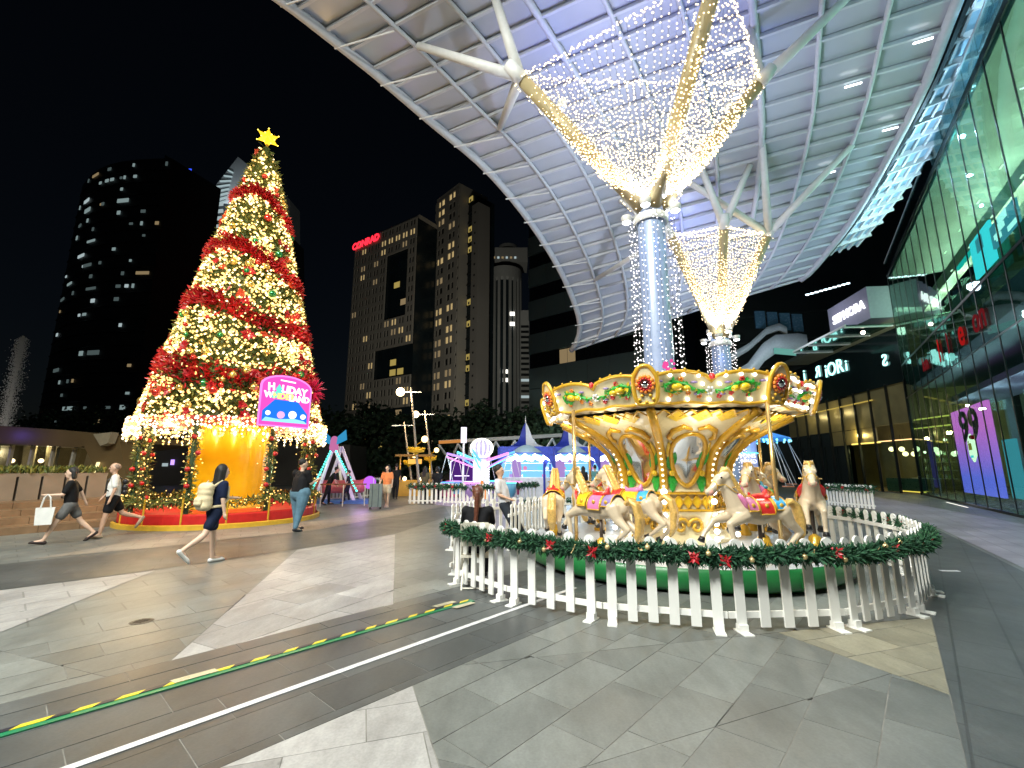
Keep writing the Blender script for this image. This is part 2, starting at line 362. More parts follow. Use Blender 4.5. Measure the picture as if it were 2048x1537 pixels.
# ================================================================ CAROUSEL
CC = Vector((3.06, 8.9, 0)); CB = math.atan2(CC.x, CC.y)      # bearing of the carousel from the viewer
IV = mat('ivory_enamel', (.74, .65, .40), .28, var=.07, scale=5, coat=.5)
YE = mat('yellow_enamel', (.75, .50, .02), .3, coat=.4); GRN = mat('green_enamel', (.03, .38, .05), .3, coat=.4); RED = mat('red_enamel', (.6, .03, .03), .3, coat=.4)
BLU = mat('blue_enamel', (.03, .32, .62), .3, coat=.4); PUR = mat('purple_enamel', (.27, .2, .42), .35, coat=.3); PNK = mat('pink_enamel', (.62, .18, .38), .35, coat=.3)
ORG = mat('orange_enamel', (.8, .25, .03), .3, coat=.4); MIR = mat('mirror', (.8, .82, .85), .06, 1., var=.05, scale=3, bump=.12)
PLG = mat('platform_green', (.010, .14, .035), .35, var=.12, coat=.2); DECK = mat('deck_tread', (.55, .58, .62), .35, .3, var=.12, scale=20, bump=.1)
BUL = bulbmat('carousel_bulb', (1, .97, .88), 6.)
car = thing('carousel', 'gold and ivory carousel with galloping horses behind white picket fence', 'carousel', CC, -CB)   # local -Y faces the viewer
def pol(r, t, z=0.): return Vector((r * math.sin(t), -r * math.cos(t), z))       # t = 0 faces the viewer, positive to the right
MB().lathe([(2.5, .0), (2.72, .05), (2.78, .10), (2.78, .30), (2.74, .34)], 48).build('platform_skirt', PLG, car, True)
MB().lathe([(2.735, .338), (2.6, .352), (1.0, .354), (0, .354)], 48).build('deck', DECK, car)
for k in range(16):
    a = 2 * math.pi * (k + .5) / 16; p = pol(2.783, a, .20)
    MB().box(p, (.012, .02, .2), a).build('skirt_joint', mat('joint_green', (.006, .09, .02), .5), car)
# pillar: octagon that flares to the canopy
PR = [(1.02, .36), (1.0, .42), (.92, .52), (.93, .74), (1.0, .86), (1.02, .90), (.98, .94), (.98, 1.20), (1.03, 1.24), (1.0, 1.28), (1.0, 1.48), (1.05, 1.72), (1.18, 1.95), (1.40, 2.15), (1.74, 2.34), (2.12, 2.52)]
A0 = R(-6)
def oct_lathe(prof, name, m, parent=car): 
    mb = MB(); vs = []
    for r, z in prof:
        for j in range(8): vs.append(pol(r, A0 + j * math.pi / 4, z))
    fs = [(i * 8 + j, i * 8 + (j + 1) % 8, (i + 1) * 8 + (j + 1) % 8, (i + 1) * 8 + j) for i in range(len(prof) - 1) for j in range(8)]
    return mb.add(vs, fs).build(name, m, parent)
pil = oct_lathe(PR, 'pillar', IV)
def face(k, s, z, prof=PR, out=0.):   # point on facet k (between corner k and k+1), s in -1..1 across, height z
    r = prof[-1][0]
    for (r0, z0), (r1, z1) in zip(prof, prof[1:]):
        if z0 <= z <= z1 and z1 > z0: r = r0 + (r1 - r0) * (z - z0) / (z1 - z0); break
    a, b = pol(r + out, A0 + k * math.pi / 4, z), pol(r + out, A0 + (k + 1) * math.pi / 4, z)
    return a.lerp(b, (s + 1) / 2)
def sprig0(mb, p, d, L, w, mi):
    d = d.normalized(); s = d.cross(Vector((.3, .5, .8))).normalized(); u = d.cross(s)
    mb.add([p, p + d * L * .5 + s * w + u * .008, p + d * L, p + d * L * .5 - s * w + u * .008], [(0, 1, 2, 3)], mi)
BME = {}
def bulb(name, p, r, parent):
    if r not in BME: BME[r] = MB().sphere((0, 0, 0), r, 8, 6).mesh('bulb', True); BME[r].materials.append(BUL)
    return ob(name, BME[r], None, parent, p)
def leaf(mb, c, ang, L, w, k, off=.03, n=5):
    # raised leaf on facet k: c=(s,z) in facet coords, length along angle
    pts = []
    for i in range(n + 1):
        t = i / n; wd = w * math.sin(math.pi * (.08 + .92 * t)) ; pts.append((t * L, wd))
    ca, sa = math.cos(ang), math.sin(ang); poly = [(x, y) for x, y in pts] + [(x, -y) for x, y in reversed(pts)]
    vs = [face(k, c[0] + (x * ca - y * sa) / .42, c[1] + x * sa + y * ca, out=off) for x, y in poly]
    mid = [face(k, c[0] + (L * .5 * ca) / .42, c[1] + L * .5 * sa, out=off + .025)]
    n2 = len(vs); mb.add(vs + mid, [(i, (i + 1) % n2, n2) for i in range(n2)])
for k in range(8):
    a = A0 + k * math.pi / 4
    # ridge moulding with bulbs
    pts = [pol(r + .015, a, z) for r, z in PR[9:]]
    MB().tube(pts, .072, 8).build('ridge_moulding', GOLD, pil, True)
    mb = MB()
    for t in range(13):
        z = 1.33 + t * .093; r = face(k, -1, z); mb.sphere(r + pol(.09, a), .024, 6, 5)
    o = mb.build('ridge_bulbs', bulbmat('ridge_bulb', (1, .9, .65), 2.2), pil); o['kind'] = 'stuff'
    # mirror in a scrolled gold frame
    om = []; 
    for t in range(24):
        q = 2 * math.pi * t / 24; zz = 1.77 + .43 * math.sin(q); w = .42 + .16 * max(0, math.sin(q)) ** 1 + .05 * math.cos(2 * q)
        om.append((w * math.cos(q) * 1.25, zz))
    ctr = face(k, 0, 1.76, out=.02); vs = [face(k, s, z, out=.022) for s, z in om]
    MB().add(vs + [ctr], [(i, (i + 1) % 24, 24) for i in range(24)]).build('mirror', MIR, pil, True)
    MB().tube([face(k, s * 1.04, z + .0, out=.03) for s, z in om], .042, 6, closed=True).build('mirror_frame', GOLD, pil, True)
    mb = MB()
    for sg in (-1, 1):
        for dz, an, LL in ((1.66, 1.3, .2), (1.60, 1.9, .16), (1.52, -1.2, .15), (1.52, -1.9, .14), (1.45, -1.6, .17), (1.72, 1.6, .18)):
            lf = MB(); leaf(lf, (sg * .62, dz), an, LL * 1.35, .062, k); lf.build('acanthus_leaf', GRN, pil, True)
    mb = MB()
    for sg in (-1, 1):
        MB().sphere(face(k, sg * .62, 1.55, out=.06), .052, 8, 6).build('yellow_flower', YE, pil, True); lf = MB(); leaf(lf, (sg * .68, 1.75), 1.57, .34, .05, k); lf.build('yellow_leaf', YE, pil, True)
    # crest over the mirror
    mb = MB()
    for sg in (-1, 1): mb.tube([face(k, sg * x, z, out=.05) for x, z in ((.08, 2.26), (.3, 2.3), (.55, 2.24), (.68, 2.14), (.56, 2.10))], [.03, .05, .05, .042, .025], 6)
    mb.build('crest_scroll', GOLD, pil, True)
    # diamond lattice on the waist
    mb = MB()
    for i in range(5):
        s0 = -.84 + i * .42; c = s0
        mb.slab([face(k, c - .17, 1.07, out=.012), face(k, c, .96, out=.012), face(k, c + .17, 1.07, out=.012), face(k, c, 1.18, out=.012)], pol(1, a + math.pi / 8), .012)
    mb.build('lattice_diamond', YE, pil)
    mb = MB()
    for i in range(6):
        s0 = -1 + i * .4
        for q in (1, -1):
            p0, p1 = face(k, max(-.97, min(.97, s0 - .22 * q)), .95, out=.03), face(k, max(-.97, min(.97, s0 + .22 * q)), 1.19, out=.03)
            mb.bar(p0, p1, .022, .022)
    for z in (.93, 1.21): mb.bar(face(k, -.98, z, out=.035), face(k, .98, z, out=.035), .035, .035)
    mb.build('lattice_bar', GOLD, pil)
    # heart scroll at the foot
    for sg in (-1, 1):
        pts = []
        for t in range(15):
            q = t / 14 * 4.6 * math.pi / 2; rr = .02 + .125 * (1 - t / 14) ** .8
            pts.append(face(k, sg * (.34 - math.cos(q) * rr / .40), .66 + math.sin(q) * rr, out=.05))
        MB().tube(pts, [.03] * 14 + [.05], 6).build('heart_scroll', GOLD, pil, True)
    b = pol(1.08, a, .36); 
    for i in range(4): bulb('pillar_bulb', pol(1.10, a, .47 + i * .125), .046, pil)
    bulb('pillar_bulb', pol(1.09, a, 1.24), .055, pil); bulb('pillar_bulb', pol(1.09, a, 1.08), .05, pil)
# canopy: eight painted rounding boards leaning outwards, corner medallions
BR0, BR1, BZ0, BZ1 = 2.28, 2.54, 2.60, 3.05
oct_lathe([(2.12, 2.57), (2.30, 2.62), (2.50, 3.0), (1.2, 3.25), (.0, 3.34)], 'canopy_roof', mat('canopy_cream', (.55, .47, .3), .5))
BP = [(BR0, BZ0), (BR1, BZ1)]
def bf(k, s, t, out=0.):   # board point: s across -1..1, t up 0..1
    r = BR0 + (BR1 - BR0) * t; z = BZ0 + (BZ1 - BZ0) * t
    return pol(r + .03 + out, A0 + k * math.pi / 4, z).lerp(pol(r + .03 + out, A0 + (k + 1) * math.pi / 4, z), (s + 1) / 2)
def topc(s): return .80 + .20 * abs(math.sin(math.pi * (abs(s) ** .9) )) - (.10 if abs(s) < .08 else 0)
for k in range(8):
    a = A0 + (k + .5) * math.pi / 4
    N = 24; mb = MB(); vs = []; 
    for i in range(N + 1):
        s = -1 + 2 * i / N; lo = .02 - .05 * math.cos(s * math.pi * 3) * .6
        vs += [bf(k, s, lo, -.02), bf(k, s, topc(s), -.02), bf(k, s, topc(s), .02), bf(k, s, lo, .02)]
    fs = []
    for i in range(N):
        o = i * 4
        for j in range(4): fs.append((o + j, o + (j + 1) % 4, o + 4 + (j + 1) % 4, o + 4 + j))
    board = mb.add(vs, fs).build('rounding_board', IV, car)
    lo = [bf(k, -1 + 2 * i / N, .02 - .03 * math.cos((-1 + 2 * i / N) * math.pi * 3), .03) for i in range(N + 1)]
    hi = [bf(k, -1 + 2 * i / N, topc(-1 + 2 * i / N), .03) for i in range(N + 1)]
    MB().tube(hi, .032, 6).build('top_moulding', GOLD, board, True); MB().tube(lo, .026, 6).build('bottom_moulding', GOLD, board, True)
    mb = MB()
    for i in range(9): mb.sphere(bf(k, -.8 + .2 * i, topc(-.8 + .2 * i) + .07, .03), .022, 6, 5)
    mb.build('gold_finial', GOLD, board, True)
    for sg in (-1, 1):
        pts = [bf(k, sg * x, t, .035) for x, t in ((.08, .42), (.2, .40), (.3, .5), (.42, .64), (.58, .68), (.70, .58), (.70, .42), (.6, .34), (.5, .40))]
        MB().tube(pts, [.014, .024, .028, .03, .028, .026, .022, .018, .012], 6).build('vine_scroll', GRN, board, True)
        nrm = bf(k, sg * .45, .5, 1.) - bf(k, sg * .45, .5, 0.); vr = random.Random(k * 2 + (sg > 0)); lm = MB()
        for q in range(34):
            tq = vr.random() * (len(pts) - 1.01); p = pts[int(tq)].lerp(pts[int(tq) + 1], tq % 1) + nrm * .015; x_, y_ = frame(nrm); an = vr.random() * 6.283; sprig0(lm, p, x_ * math.cos(an) + y_ * math.sin(an) + nrm * .25, vr.uniform(.05, .1), vr.uniform(.014, .026), vr.choice((0, 0, 0, 1)))
        lm.build('vine_leaves', [GRN, YE], board)['kind'] = 'stuff'
        mb = MB(); mb.sphere(bf(k, sg * .52, .52, .04), (.09, .09, .06), 10, 6); mb.sphere(bf(k, sg * .38, .48, .04), (.07, .07, .05), 8, 6); mb.build('yellow_petal', YE, board, True)
        mb = MB()
        for x, t in ((.34, .34), (.62, .28), (.46, .76), (.16, .24)):
            for q in range(5): mb.sphere(bf(k, sg * x + .025 * math.cos(q * 1.257), t + .05 * math.sin(q * 1.257), .035), .019, 6, 5)
        mb.build('blossom', RED if sg > 0 else ORG, board, True)
        mb = MB(); [mb.sphere(bf(k, sg * x, t, .04), (.055, .03, .02), 6, 5) for x, t in ((.26, .66), (.78, .70), (.2, .3))]; mb.build('grey_petal', PUR, board, True)['kind'] = 'stuff'
    mb = MB()
    for q in range(6): mb.sphere(bf(k, .05 * math.cos(q * 1.05), .40 + .10 * math.sin(q * 1.05), .04), .026, 6, 5)
    mb.build('centre_flower', WHITEM, board, True)
    MB().sphere(bf(k, 0, .84, .05), (.045, .04, .05), 8, 6).build('red_jewel', RED, board, True)
    for x, t in ((-.88, .16), (-.9, .45), (-.85, .7), (-.62, .88), (-.42, .9), (-.2, .86), (.2, .86), (.42, .9), (.62, .88), (.85, .7), (.9, .45), (.88, .16), (-.66, .12), (-.35, .13), (0, .12), (.35, .13), (.66, .12), (-.13, .6), (.13, .6)):
        if k != 7 or x < -.8: bulb('board_bulb', bf(k, x, t, .055), .027, board)
    # under-board lattice
    mb = MB(); mb2 = MB()
    for i in range(7):
        s0 = -.75 + i * .25; p0 = face(k, s0, 2.52, out=.10); p1 = face(k, s0 + .2, 2.44, out=.06); p2 = face(k, s0 - .2, 2.44, out=.06)
        mb.bar(p0, p1, .025, .02); mb.bar(p0, p2, .025, .02)
        if i % 2: mb2.slab([p0, p1, face(k, s0, 2.38, out=.03), p2], Vector((0, 0, -1)), .008)
    mb.build('soffit_lattice', GOLD, board); mb2.build('soffit_diamond', YE, board)
    # corner medallion
    ac = A0 + k * math.pi / 4; sl = Matrix.Rotation(ac, 3, 'Z') @ Matrix.Rotation(R(16), 3, 'X')
    mc = pol((BR0 + BR1) / 2 + .06, ac, 2.86)
    def mp(x, z, y=0.): return mc + sl @ Vector((x, -y, z))
    ov = []
    for i in range(28):
        q = 2 * math.pi * i / 28; ov.append((.175 * math.copysign(abs(math.cos(q)) ** .7, math.cos(q)), .29 * math.copysign(abs(math.sin(q)) ** .8, math.sin(q)) + .02 * math.cos(4 * q)))
    md = MB().slab([mp(x, z, .02) for x, z in ov], sl @ Vector((0, -1, 0)), .05).build('medallion', IV, car)
    MB().tube([mp(x, z, .06) for x, z in ov], .036, 6, closed=True).build('medallion_rim', GOLD, md, True)
    mb = MB(); mr = MB()
    for q in range(12):
        an = q * math.pi / 6; mb.sphere(mp(.115 * math.cos(an), .03 + .115 * math.sin(an), .085), .034, 6, 5)
        mr.sphere(mp(.085 * math.cos(an + .26), .03 + .085 * math.sin(an + .26), .105), .020, 6, 5)
    mb.build('petal_ring', ORG, md, True); mr.build('red_ring', RED, md, True)
    MB().sphere(mp(0, .03, .08), (.07, .07, .07), 10, 6).build('jewel_mirror', MIR, md, True)
    mb = MB(); [mb.sphere(mp(x, z, .085), .028, 6, 5) for x, z in ((-.1, -.2), (0, -.24), (.1, -.2), (-.06, -.14), (.06, -.14))]; mb.build('gold_shell', GOLD, md, True)['kind'] = 'stuff'
# lamps: what the rim and pillar bulbs give off
for k in range(8):
    p = pol(2.05, A0 + (k + .5) * math.pi / 4, 2.28); lamp('soffit_bulb', 'POINT', p, 14, (1, .92, .76), .08, car)
    p = pol(2.95, A0 + (k + .5) * math.pi / 4, 2.74); lamp('rim_bulb', 'POINT', p, 8, (1, .95, .82), .08, car)
    p = pol(1.25, A0 + k * math.pi / 4, .62); lamp('foot_bulb', 'POINT', p, 1.3, (1, .92, .75), .05, car)
# ---- horses
HIV = mat('horse_ivory', (.60, .49, .35), .3, var=.06, scale=4, coat=.5); MANE = mat('mane_gold', (.66, .42, .12), .35, .2, var=.2, scale=30, bump=.6, coat=.3); HOOF = mat('hoof_black', (.01, .01, .012), .3)
BRASS = mat('brass_pole', (.62, .42, .17), .25, .7, var=.1); MUZ = mat('muzzle_pink', (.65, .32, .25), .4)
def horse_meshes():
    b = MB(); C = b.capsule
    C((.30, 0, .04), (-.30, 0, .03), .19, .185); C((.34, 0, .06), (.0, 0, -.02), .185, .165); C((-.34, 0, .05), (-.42, 0, .02), .17, .13)
    C((.38, 0, .12), (.52, 0, .40), .155, .11); C((.50, 0, .36), (.55, 0, .54), .115, .09)
    C((.55, 0, .56), (.66, 0, .50), .10, .088); C((.64, 0, .50), (.80, 0, .36), .082, .055); C((.80, 0, .36), (.86, 0, .33), .056, .05); C((.68, 0, .44), (.80, 0, .31), .06, .04)
    for s in (-1, 1):
        C((.53, s * .05, .62), (.54, s * .06, .72), .032, .010); C((.66, s * .07, .54), (.69, s * .07, .52), .03, .025)
        up = (1, 0) if s > 0 else (0, 1)
        # front legs folded, hind legs driving back
        if s > 0: K, A, Hf = (.62, .13, -.13), (.56, .13, -.42), (.58, .13, -.50)
        else: K, A, Hf = (.70, -.13, -.10), (.88, -.13, -.28), (.93, -.13, -.36)
        C((.34, s * .11, -.02), K, .11, .055); C(K, A, .052, .036); C(A, Hf, .036, .042)
        if s > 0: St, Hk, Ft, Hh = (-.44, .13, -.14), (-.62, .13, -.28), (-.40, .13, -.46), (-.34, .13, -.50)
        else: St, Hk, Ft, Hh = (-.40, -.13, -.18), (-.64, -.13, -.34), (-.48, -.13, -.52), (-.42, -.13, -.57)
        C((-.34, s * .10, .02), St, .15, .085); C(St, Hk, .085, .05); C(Hk, Ft, .048, .034); C(Ft, Hh, .034, .038)
    body = remesh(b, .016, 4, 'horse_body')
    m = MB()
    for i in range(9):
        t = i / 8; p = Vector((.56 - .22 * t, 0, .66 - .38 * t)); q = p + Vector((-.13, 0, .02 - .05 * t))
        for s in (-1, 1): m.capsule(p + Vector((-.02, s * .03, 0)), q + Vector((.03, s * (.085 + .035 * t), -.12)), .05, .02)
        m.capsule(p, q + Vector((.04, 0, 0)), .05, .028)
    m.capsule((.56, 0, .66), (.66, .01, .60), .035, .015)
    mane = remesh(m, .014, 1, 'mane')
    t = MB(); pts = [(-.50, 0, .10), (-.60, 0, .16), (-.70, 0, .08), (-.75, 0, -.12), (-.73, 0, -.34), (-.66, 0, -.50)]
    for s in (-1, 0, 1): t.tube([(x - .01 * abs(s), y + s * .03 * (i > 0), z + .015 * s * s) for i, (x, y, z) in enumerate(pts)], [.04, .05, .06, .065, .06, .02], 8)
    tail = remesh(t, .016, 1, 'tail')
    hf = []
    for A, B2 in (((.575, .13, -.47), (.59, .13, -.54)), ((.92, -.13, -.34), (.955, -.13, -.41)), ((-.36, .13, -.49), (-.29, .13, -.535)), ((-.44, -.13, -.555), (-.37, -.13, -.60))): hf.append(MB().tube([A, B2], [.042, .058], 10).mesh('hoof', True))
    def strap(x0, z0, x1, z1, rad, w): return MB()
    def shell(u0, u1, a0, a1, ro, nn=10, mm=10):   # patch that hugs the barrel: u along -x, a round it from the top
        vs = []; fs = []; mb = MB()
        for i in range(nn + 1):
            x = u0 + (u1 - u0) * i / nn; rr = ro * (1.02 if abs(x) > .25 else .985)
            for j in range(mm + 1):
                an = a0 + (a1 - a0) * j / mm; vs.append((x, rr * math.sin(an), .035 + (.02 if x > .2 else 0) + rr * math.cos(an)))
        fs = [(i * (mm + 1) + j, i * (mm + 1) + j + 1, (i + 1) * (mm + 1) + j + 1, (i + 1) * (mm + 1) + j) for i in range(nn) for j in range(mm)]
        return mb.add(vs, fs)
    q = {'body': body, 'mane': mane, 'tail': tail, 'hoof': hf[0], 'hoof1': hf[1], 'hoof2': hf[2], 'hoof3': hf[3]}
    q['saddle_cloth'] = shell(.13, -.13, -1.75, 1.75, .208).mesh('saddle_cloth', True)
    s = MB(); s.capsule((.10, 0, .235), (-.12, 0, .24), .055, .07); s.capsule((-.15, 0, .26), (-.17, 0, .34), .06, .03); s.capsule((-.14, .08, .25), (-.14, -.08, .25), .04, .04); s.capsule((.12, 0, .25), (.14, 0, .31), .03, .02)
    q['saddle'] = remesh(s, .015, 2, 'saddle')
    q['skirt_front'] = shell(.34, .16, -1.5, 1.5, .222, 6).mesh('front_drape', True); q['skirt_rear'] = shell(-.16, -.36, -1.45, 1.45, .215, 6).mesh('rear_drape', True)
    r = MB(); r.tube([(.37 + .07 * math.cos(a), .175 * math.sin(a), .17 + .16 * math.cos(a) * .9) for a in [i * math.pi / 12 for i in range(24)]], .026, 6, closed=True, flat=1.8); q['chest_band'] = r.mesh('chest_band', True)
    g = MB()
    for x in (.135, -.135):
        g.tube([(x, .212 * math.sin(a), .035 + .212 * math.cos(a)) for a in [-1.75 + i * .25 for i in range(15)]], .011, 5)
    g.tube([(.74 + .01 * math.sin(a), .07 * math.cos(a), .42 + .07 * math.sin(a)) for a in [i * math.pi / 6 for i in range(12)]], .008, 5, closed=True)
    for s in (-1, 1): g.tube([(.74, s * .072, .43), (.62, s * .098, .44), (.50, s * .13, .34), (.28, s * .15, .26), (.14, s * .06, .29)], .007, 5)
    q['bridle'] = g.mesh('bridle', True); g = MB()
    for x0, x1, am, ro in ((.34, .16, 1.5, .226), (-.16, -.36, 1.45, .219), (.13, -.13, 1.75, .212)):
        for sg in (-1, 1): g.tube([(x0 + (x1 - x0) * i / 6, sg * ro * math.sin(am), .037 + ro * math.cos(am)) for i in range(7)], .012, 5)
        for x in (x0, x1): g.tube([(x, ro * math.sin(an), .037 + (.02 if x > .2 else 0) + ro * math.cos(an)) for an in [-am + i * am / 6 for i in range(13)]], .010, 5)
        for sg in (-1, 1): g.sphere(((x0 + x1) / 2, sg * ro * math.sin(1.15), .04 + ro * math.cos(1.15)), (.035, .018, .035), 8, 6)
    q['piping'] = g.mesh('piping', True)
    e = MB(); [e.sphere((.672, s * .088, .545), (.02, .012, .018), 8, 6) for s in (-1, 1)]; [e.sphere((.865, s * .03, .345), (.012, .010, .010), 6, 5) for s in (-1, 1)]; q['eye'] = e.mesh('eye', True)
    f = MB()
    for s in (-1, 1):
        for dx in (0, -.085): f.sphere((-.33 + dx, s * (.165 if dx == 0 else .15), .03), (.03, .02, .055), 8, 6)
    q['flower_motif'] = f.mesh('flower_motif', True)
    h2 = MB(); h2.capsule((.50, -.16, .40), (.50, .16, .40), .014, .014); q['hand_bar'] = h2.mesh('hand_bar', True)
    mz = MB(); mz.capsule((.83, -.012, .325), (.83, .012, .325), .054, .054); mz.sphere((.845, 0, .318), (.05, .05, .042)); q['muzzle'] = mz.mesh('muzzle', True)
    return q
HM = horse_meshes()
for nm, m in (('body', HIV), ('mane', MANE), ('tail', MANE), ('hoof', HOOF), ('hoof1', HOOF), ('hoof2', HOOF), ('hoof3', HOOF), ('piping', GOLD), ('bridle', GOLD), ('eye', HOOF), ('hand_bar', BRASS), ('muzzle', MUZ)): HM[nm].materials.append(m)
def recol(me, m): c = me.copy(); c.materials.clear(); c.materials.append(m); return c
def horse(r, deg, z, cl, sd, fr, rr, band, mot):
    t = R(deg); p = pol(r, t, z)
    # front of the ride moves to the left: tangent at t is -(cos t, sin t)
    o = ob('horse', HM['body'], None, car, p, t + math.pi); o.scale = (.93, .93, .93)
    for k in ('mane', 'tail', 'hoof', 'hoof1', 'hoof2', 'hoof3', 'bridle', 'eye', 'hand_bar', 'muzzle', 'piping'): ob(k.rstrip('123'), HM[k], None, o)
    for k, m in (('saddle_cloth', cl), ('saddle', sd), ('skirt_front', fr), ('skirt_rear', rr), ('chest_band', band), ('flower_motif', mot)): ob({'skirt_front': 'front_drape', 'skirt_rear': 'rear_drape'}.get(k, k), recol(HM[k], m), None, o)
    MB().tube([(0, 0, (.35 - z) / .93), (0, 0, -.1)], .03, 10).build('mount_post', mat('post_dark', (.08, .06, .05), .4, .5), o, True)
    MB().lathe([(.13, 0), (.14, .05), (.11, .09), (.10, .17), (.05, .21), (.03, .23)], 14).build('mount_bell', GOLD, o, True, loc=(0, 0, (.353 - z) / .93))
    return o
HS = [(2.22, 32, 1.0, RED, RED, PNK, BLU, PNK, PNK), (2.22, -29, 1.0, PNK, RED, YE, PUR, RED, RED), (2.25, 80, 1.10, YE, RED, PUR, PUR, RED, PUR), (2.25, -80, .98, RED, RED, YE, ORG, RED, PUR),
      (2.2, 134, 1.1, BLU, RED, PUR, YE, GRN, RED), (2.2, 188, .95, GRN, YE, PNK, RED, PNK, BLU), (2.2, -134, 1.1, PNK, BLU, RED, YE, PUR, RED),
      (1.5, -24, 1.04, YE, PNK, RED, BLU, PNK, PUR), (1.55, 66, 1.08, RED, BLU, PUR, GRN, PNK, RED), (1.52, 120, 1.0, BLU, PUR, GRN, YE, RED, PNK), (1.52, -108, 1.05, PUR, RED, PNK, YE, RED, BLU)]
for h in HS: horse(*h)

for dg in (-40, 38, 128, -130):
    pl = MB().tube([(0, 0, .35), (0, 0, 2.62)], .03, 10).build('brass_pole', BRASS, car, True, loc=pol(2.34, R(dg), 0))
    MB().lathe([(.09, 0), (.1, .04), (.06, .08), (.035, .1)], 14).build('pole_foot', GOLD, pl, True, loc=(0, 0, .353))
# ================================================================ PICKET FENCES AND GARLANDS
PVC = mat('white_pvc', (.82, .82, .79), .38, var=.05, scale=3)
def picket_mesh(h, w=.1):
    n = 8; poly = [(-w / 2, .05), (w / 2, .05), (w / 2, h - w * .75)] + [(w * .62 * math.cos(math.pi * (i / n)), h - w * .5 + w * .62 * math.sin(math.pi * i / n)) for i in range(n + 1)] + [(-w / 2, h - w * .75)]
    return MB().slab([(x, -.011, z) for x, z in poly], (0, 1, 0), .022).mesh('picket')
PK = {}
def fence(a, b, h, n, label, group, foot=True, m=None):
    m = m or PVC
    a = Vector(a); b = Vector(b); d = b - a; L = d.length; rz = math.atan2(d.y, d.x)
    t = thing('picket_fence', label, 'fence', (a.x, a.y, 0), rz, group)
    for z in (.17, h - .21): MB().box((L / 2, .026, z), (L - .02, .028, .06)).build('rail', m, t)
    key = (round(h, 2), m.name)
    if key not in PK: PK[key] = picket_mesh(h); PK[key].materials.append(m)
    for i in range(n): ob('picket', PK[key], None, t, ((i + .5) * L / n, 0, rnd.uniform(-.006, .006)), (0, rnd.uniform(-.012, .012), 0))
    if foot:
        for x in (L / n * .5, L * (n - .5) / n):
            f = MB(); f.box((x, -.02, .015), (.10, .22, .02)); f.box((x, .0, .055), (.09, .08, .07)); f.build('foot', m, t)
    return t
FC = Vector((2.55, 8.75)); FR = 3.85
LEAF = [mat('fir_green', (.012, .065, .03), .75, var=.3, scale=40), mat('fir_green_light', (.03, .12, .05), .75, var=.3, scale=40)]
RIB = mat('poinsettia_red', (.42, .012, .02), .45, var=.2, scale=20); GOLDB = mat('gold_bauble', (.66, .50, .24), .3, .5, coat=.3)
def sprig(mb, p, d, L, w, mi, rng):
    d = d.normalized(); x, y = frame(d); a = rng.uniform(0, 6.28); s = x * math.cos(a) + y * math.sin(a)
    up = d.cross(s)
    mb.add([p - s * w * .3, p + s * w * .3, p + d * L * .55 + s * w, p + d * L + up * L * .12, p + d * L * .55 - s * w], [(0, 1, 2, 3, 4)], mi)
def garland(path, rad, dens, label, group=None, balls=0, flowers=0, stars=0, L=.085, w=.010, closed=False):
    rg = random.Random(len(path) * 7 + int(path[0][0] * 10)); pts = [Vector(p) for p in path]
    o = thing('garland', label, 'garland', pts[0], 0, group); P0 = pts[0]
    seg = [(pts[i], pts[i + 1]) for i in range(len(pts) - 1)]; tot = sum((b - a).length for a, b in seg); mb = MB()
    def at(s):
        for a, b in seg:
            l = (b - a).length
            if s <= l: return a + (b - a) * (s / l), (b - a).normalized()
            s -= l
        return seg[-1][1], (seg[-1][1] - seg[-1][0]).normalized()
    for i in range(int(tot * dens)):
        p, d = at(rg.random() * tot); x, y = frame(d); a = rg.random() * 6.283; r = x * math.cos(a) + y * math.sin(a); q = rad * rg.uniform(.25, 1.) ** .7
        if r.z < 0 and rg.random() < .25: q *= 1.5
        sprig(mb, p - P0 + r * q * .6, r * rg.uniform(.2, 1.1) + d * rg.uniform(-1, 1) + Vector((rg.uniform(-.5, .5), rg.uniform(-.5, .5), rg.uniform(-.6, .4))), L * rg.uniform(.7, 1.3), w * rg.uniform(.8, 1.3), 0 if rg.random() < .65 else 1, rg)
    f = mb.build('fir_sprigs', LEAF, o); f['kind'] = 'stuff'
    MB().tube([p - P0 for p in pts], rad * .35, 6).build('stem', LEAF[0], o)
    cam2 = Vector((0, 0, 1.65))
    def out(p, k): return (cam2 - p).normalized() * k
    for i in range(balls):
        p, d = at(tot * (i + rg.uniform(.2, .8)) / balls); c = p - P0 + out(p, rad * .95) + Vector((0, 0, rg.uniform(-.7, .5) * rad)); b = MB().sphere(c, .028, 10, 8); b.tube([c + Vector((0, 0, .026)), c + Vector((0, 0, .04))], .008, 6); b.build('bauble', GOLDB, o, True)
    for i in range(flowers):
        p, d = at(tot * (i + rg.uniform(.1, .9)) / flowers); c = p - P0 + out(p, rad * .9) + Vector((0, 0, rg.uniform(-.5, .3) * rad)); b = MB(); n = out(p, 1); x, y = frame(n)
        for q in range(8):
            a = q * .785 + rg.random() * .3; r = x * math.cos(a) + y * math.sin(a); tt = x * -math.sin(a) + y * math.cos(a); l = .085 if q % 2 else .06
            b.add([c, c + r * l * .5 + tt * .016 + n * .012, c + r * l + n * rg.uniform(-.02, .02), c + r * l * .5 - tt * .016 + n * .012], [(0, 1, 2, 3)])
        b.sphere(c + n * .01, .012, 6, 5); b.build('poinsettia', RIB, o)
    for i in range(stars):
        p, d = at(tot * (i + rg.uniform(.1, .9)) / stars); c = p - P0 + out(p, rad); b = MB()
        for q in range(3): b.tube([c, c + Vector((rg.uniform(-.04, .04), rg.uniform(-.02, .02), rg.uniform(-.05, .05)))], [.004, .006], 5)
        b.build('gold_twig', GOLDB, o)
    return o
NP = 19; HF = .90
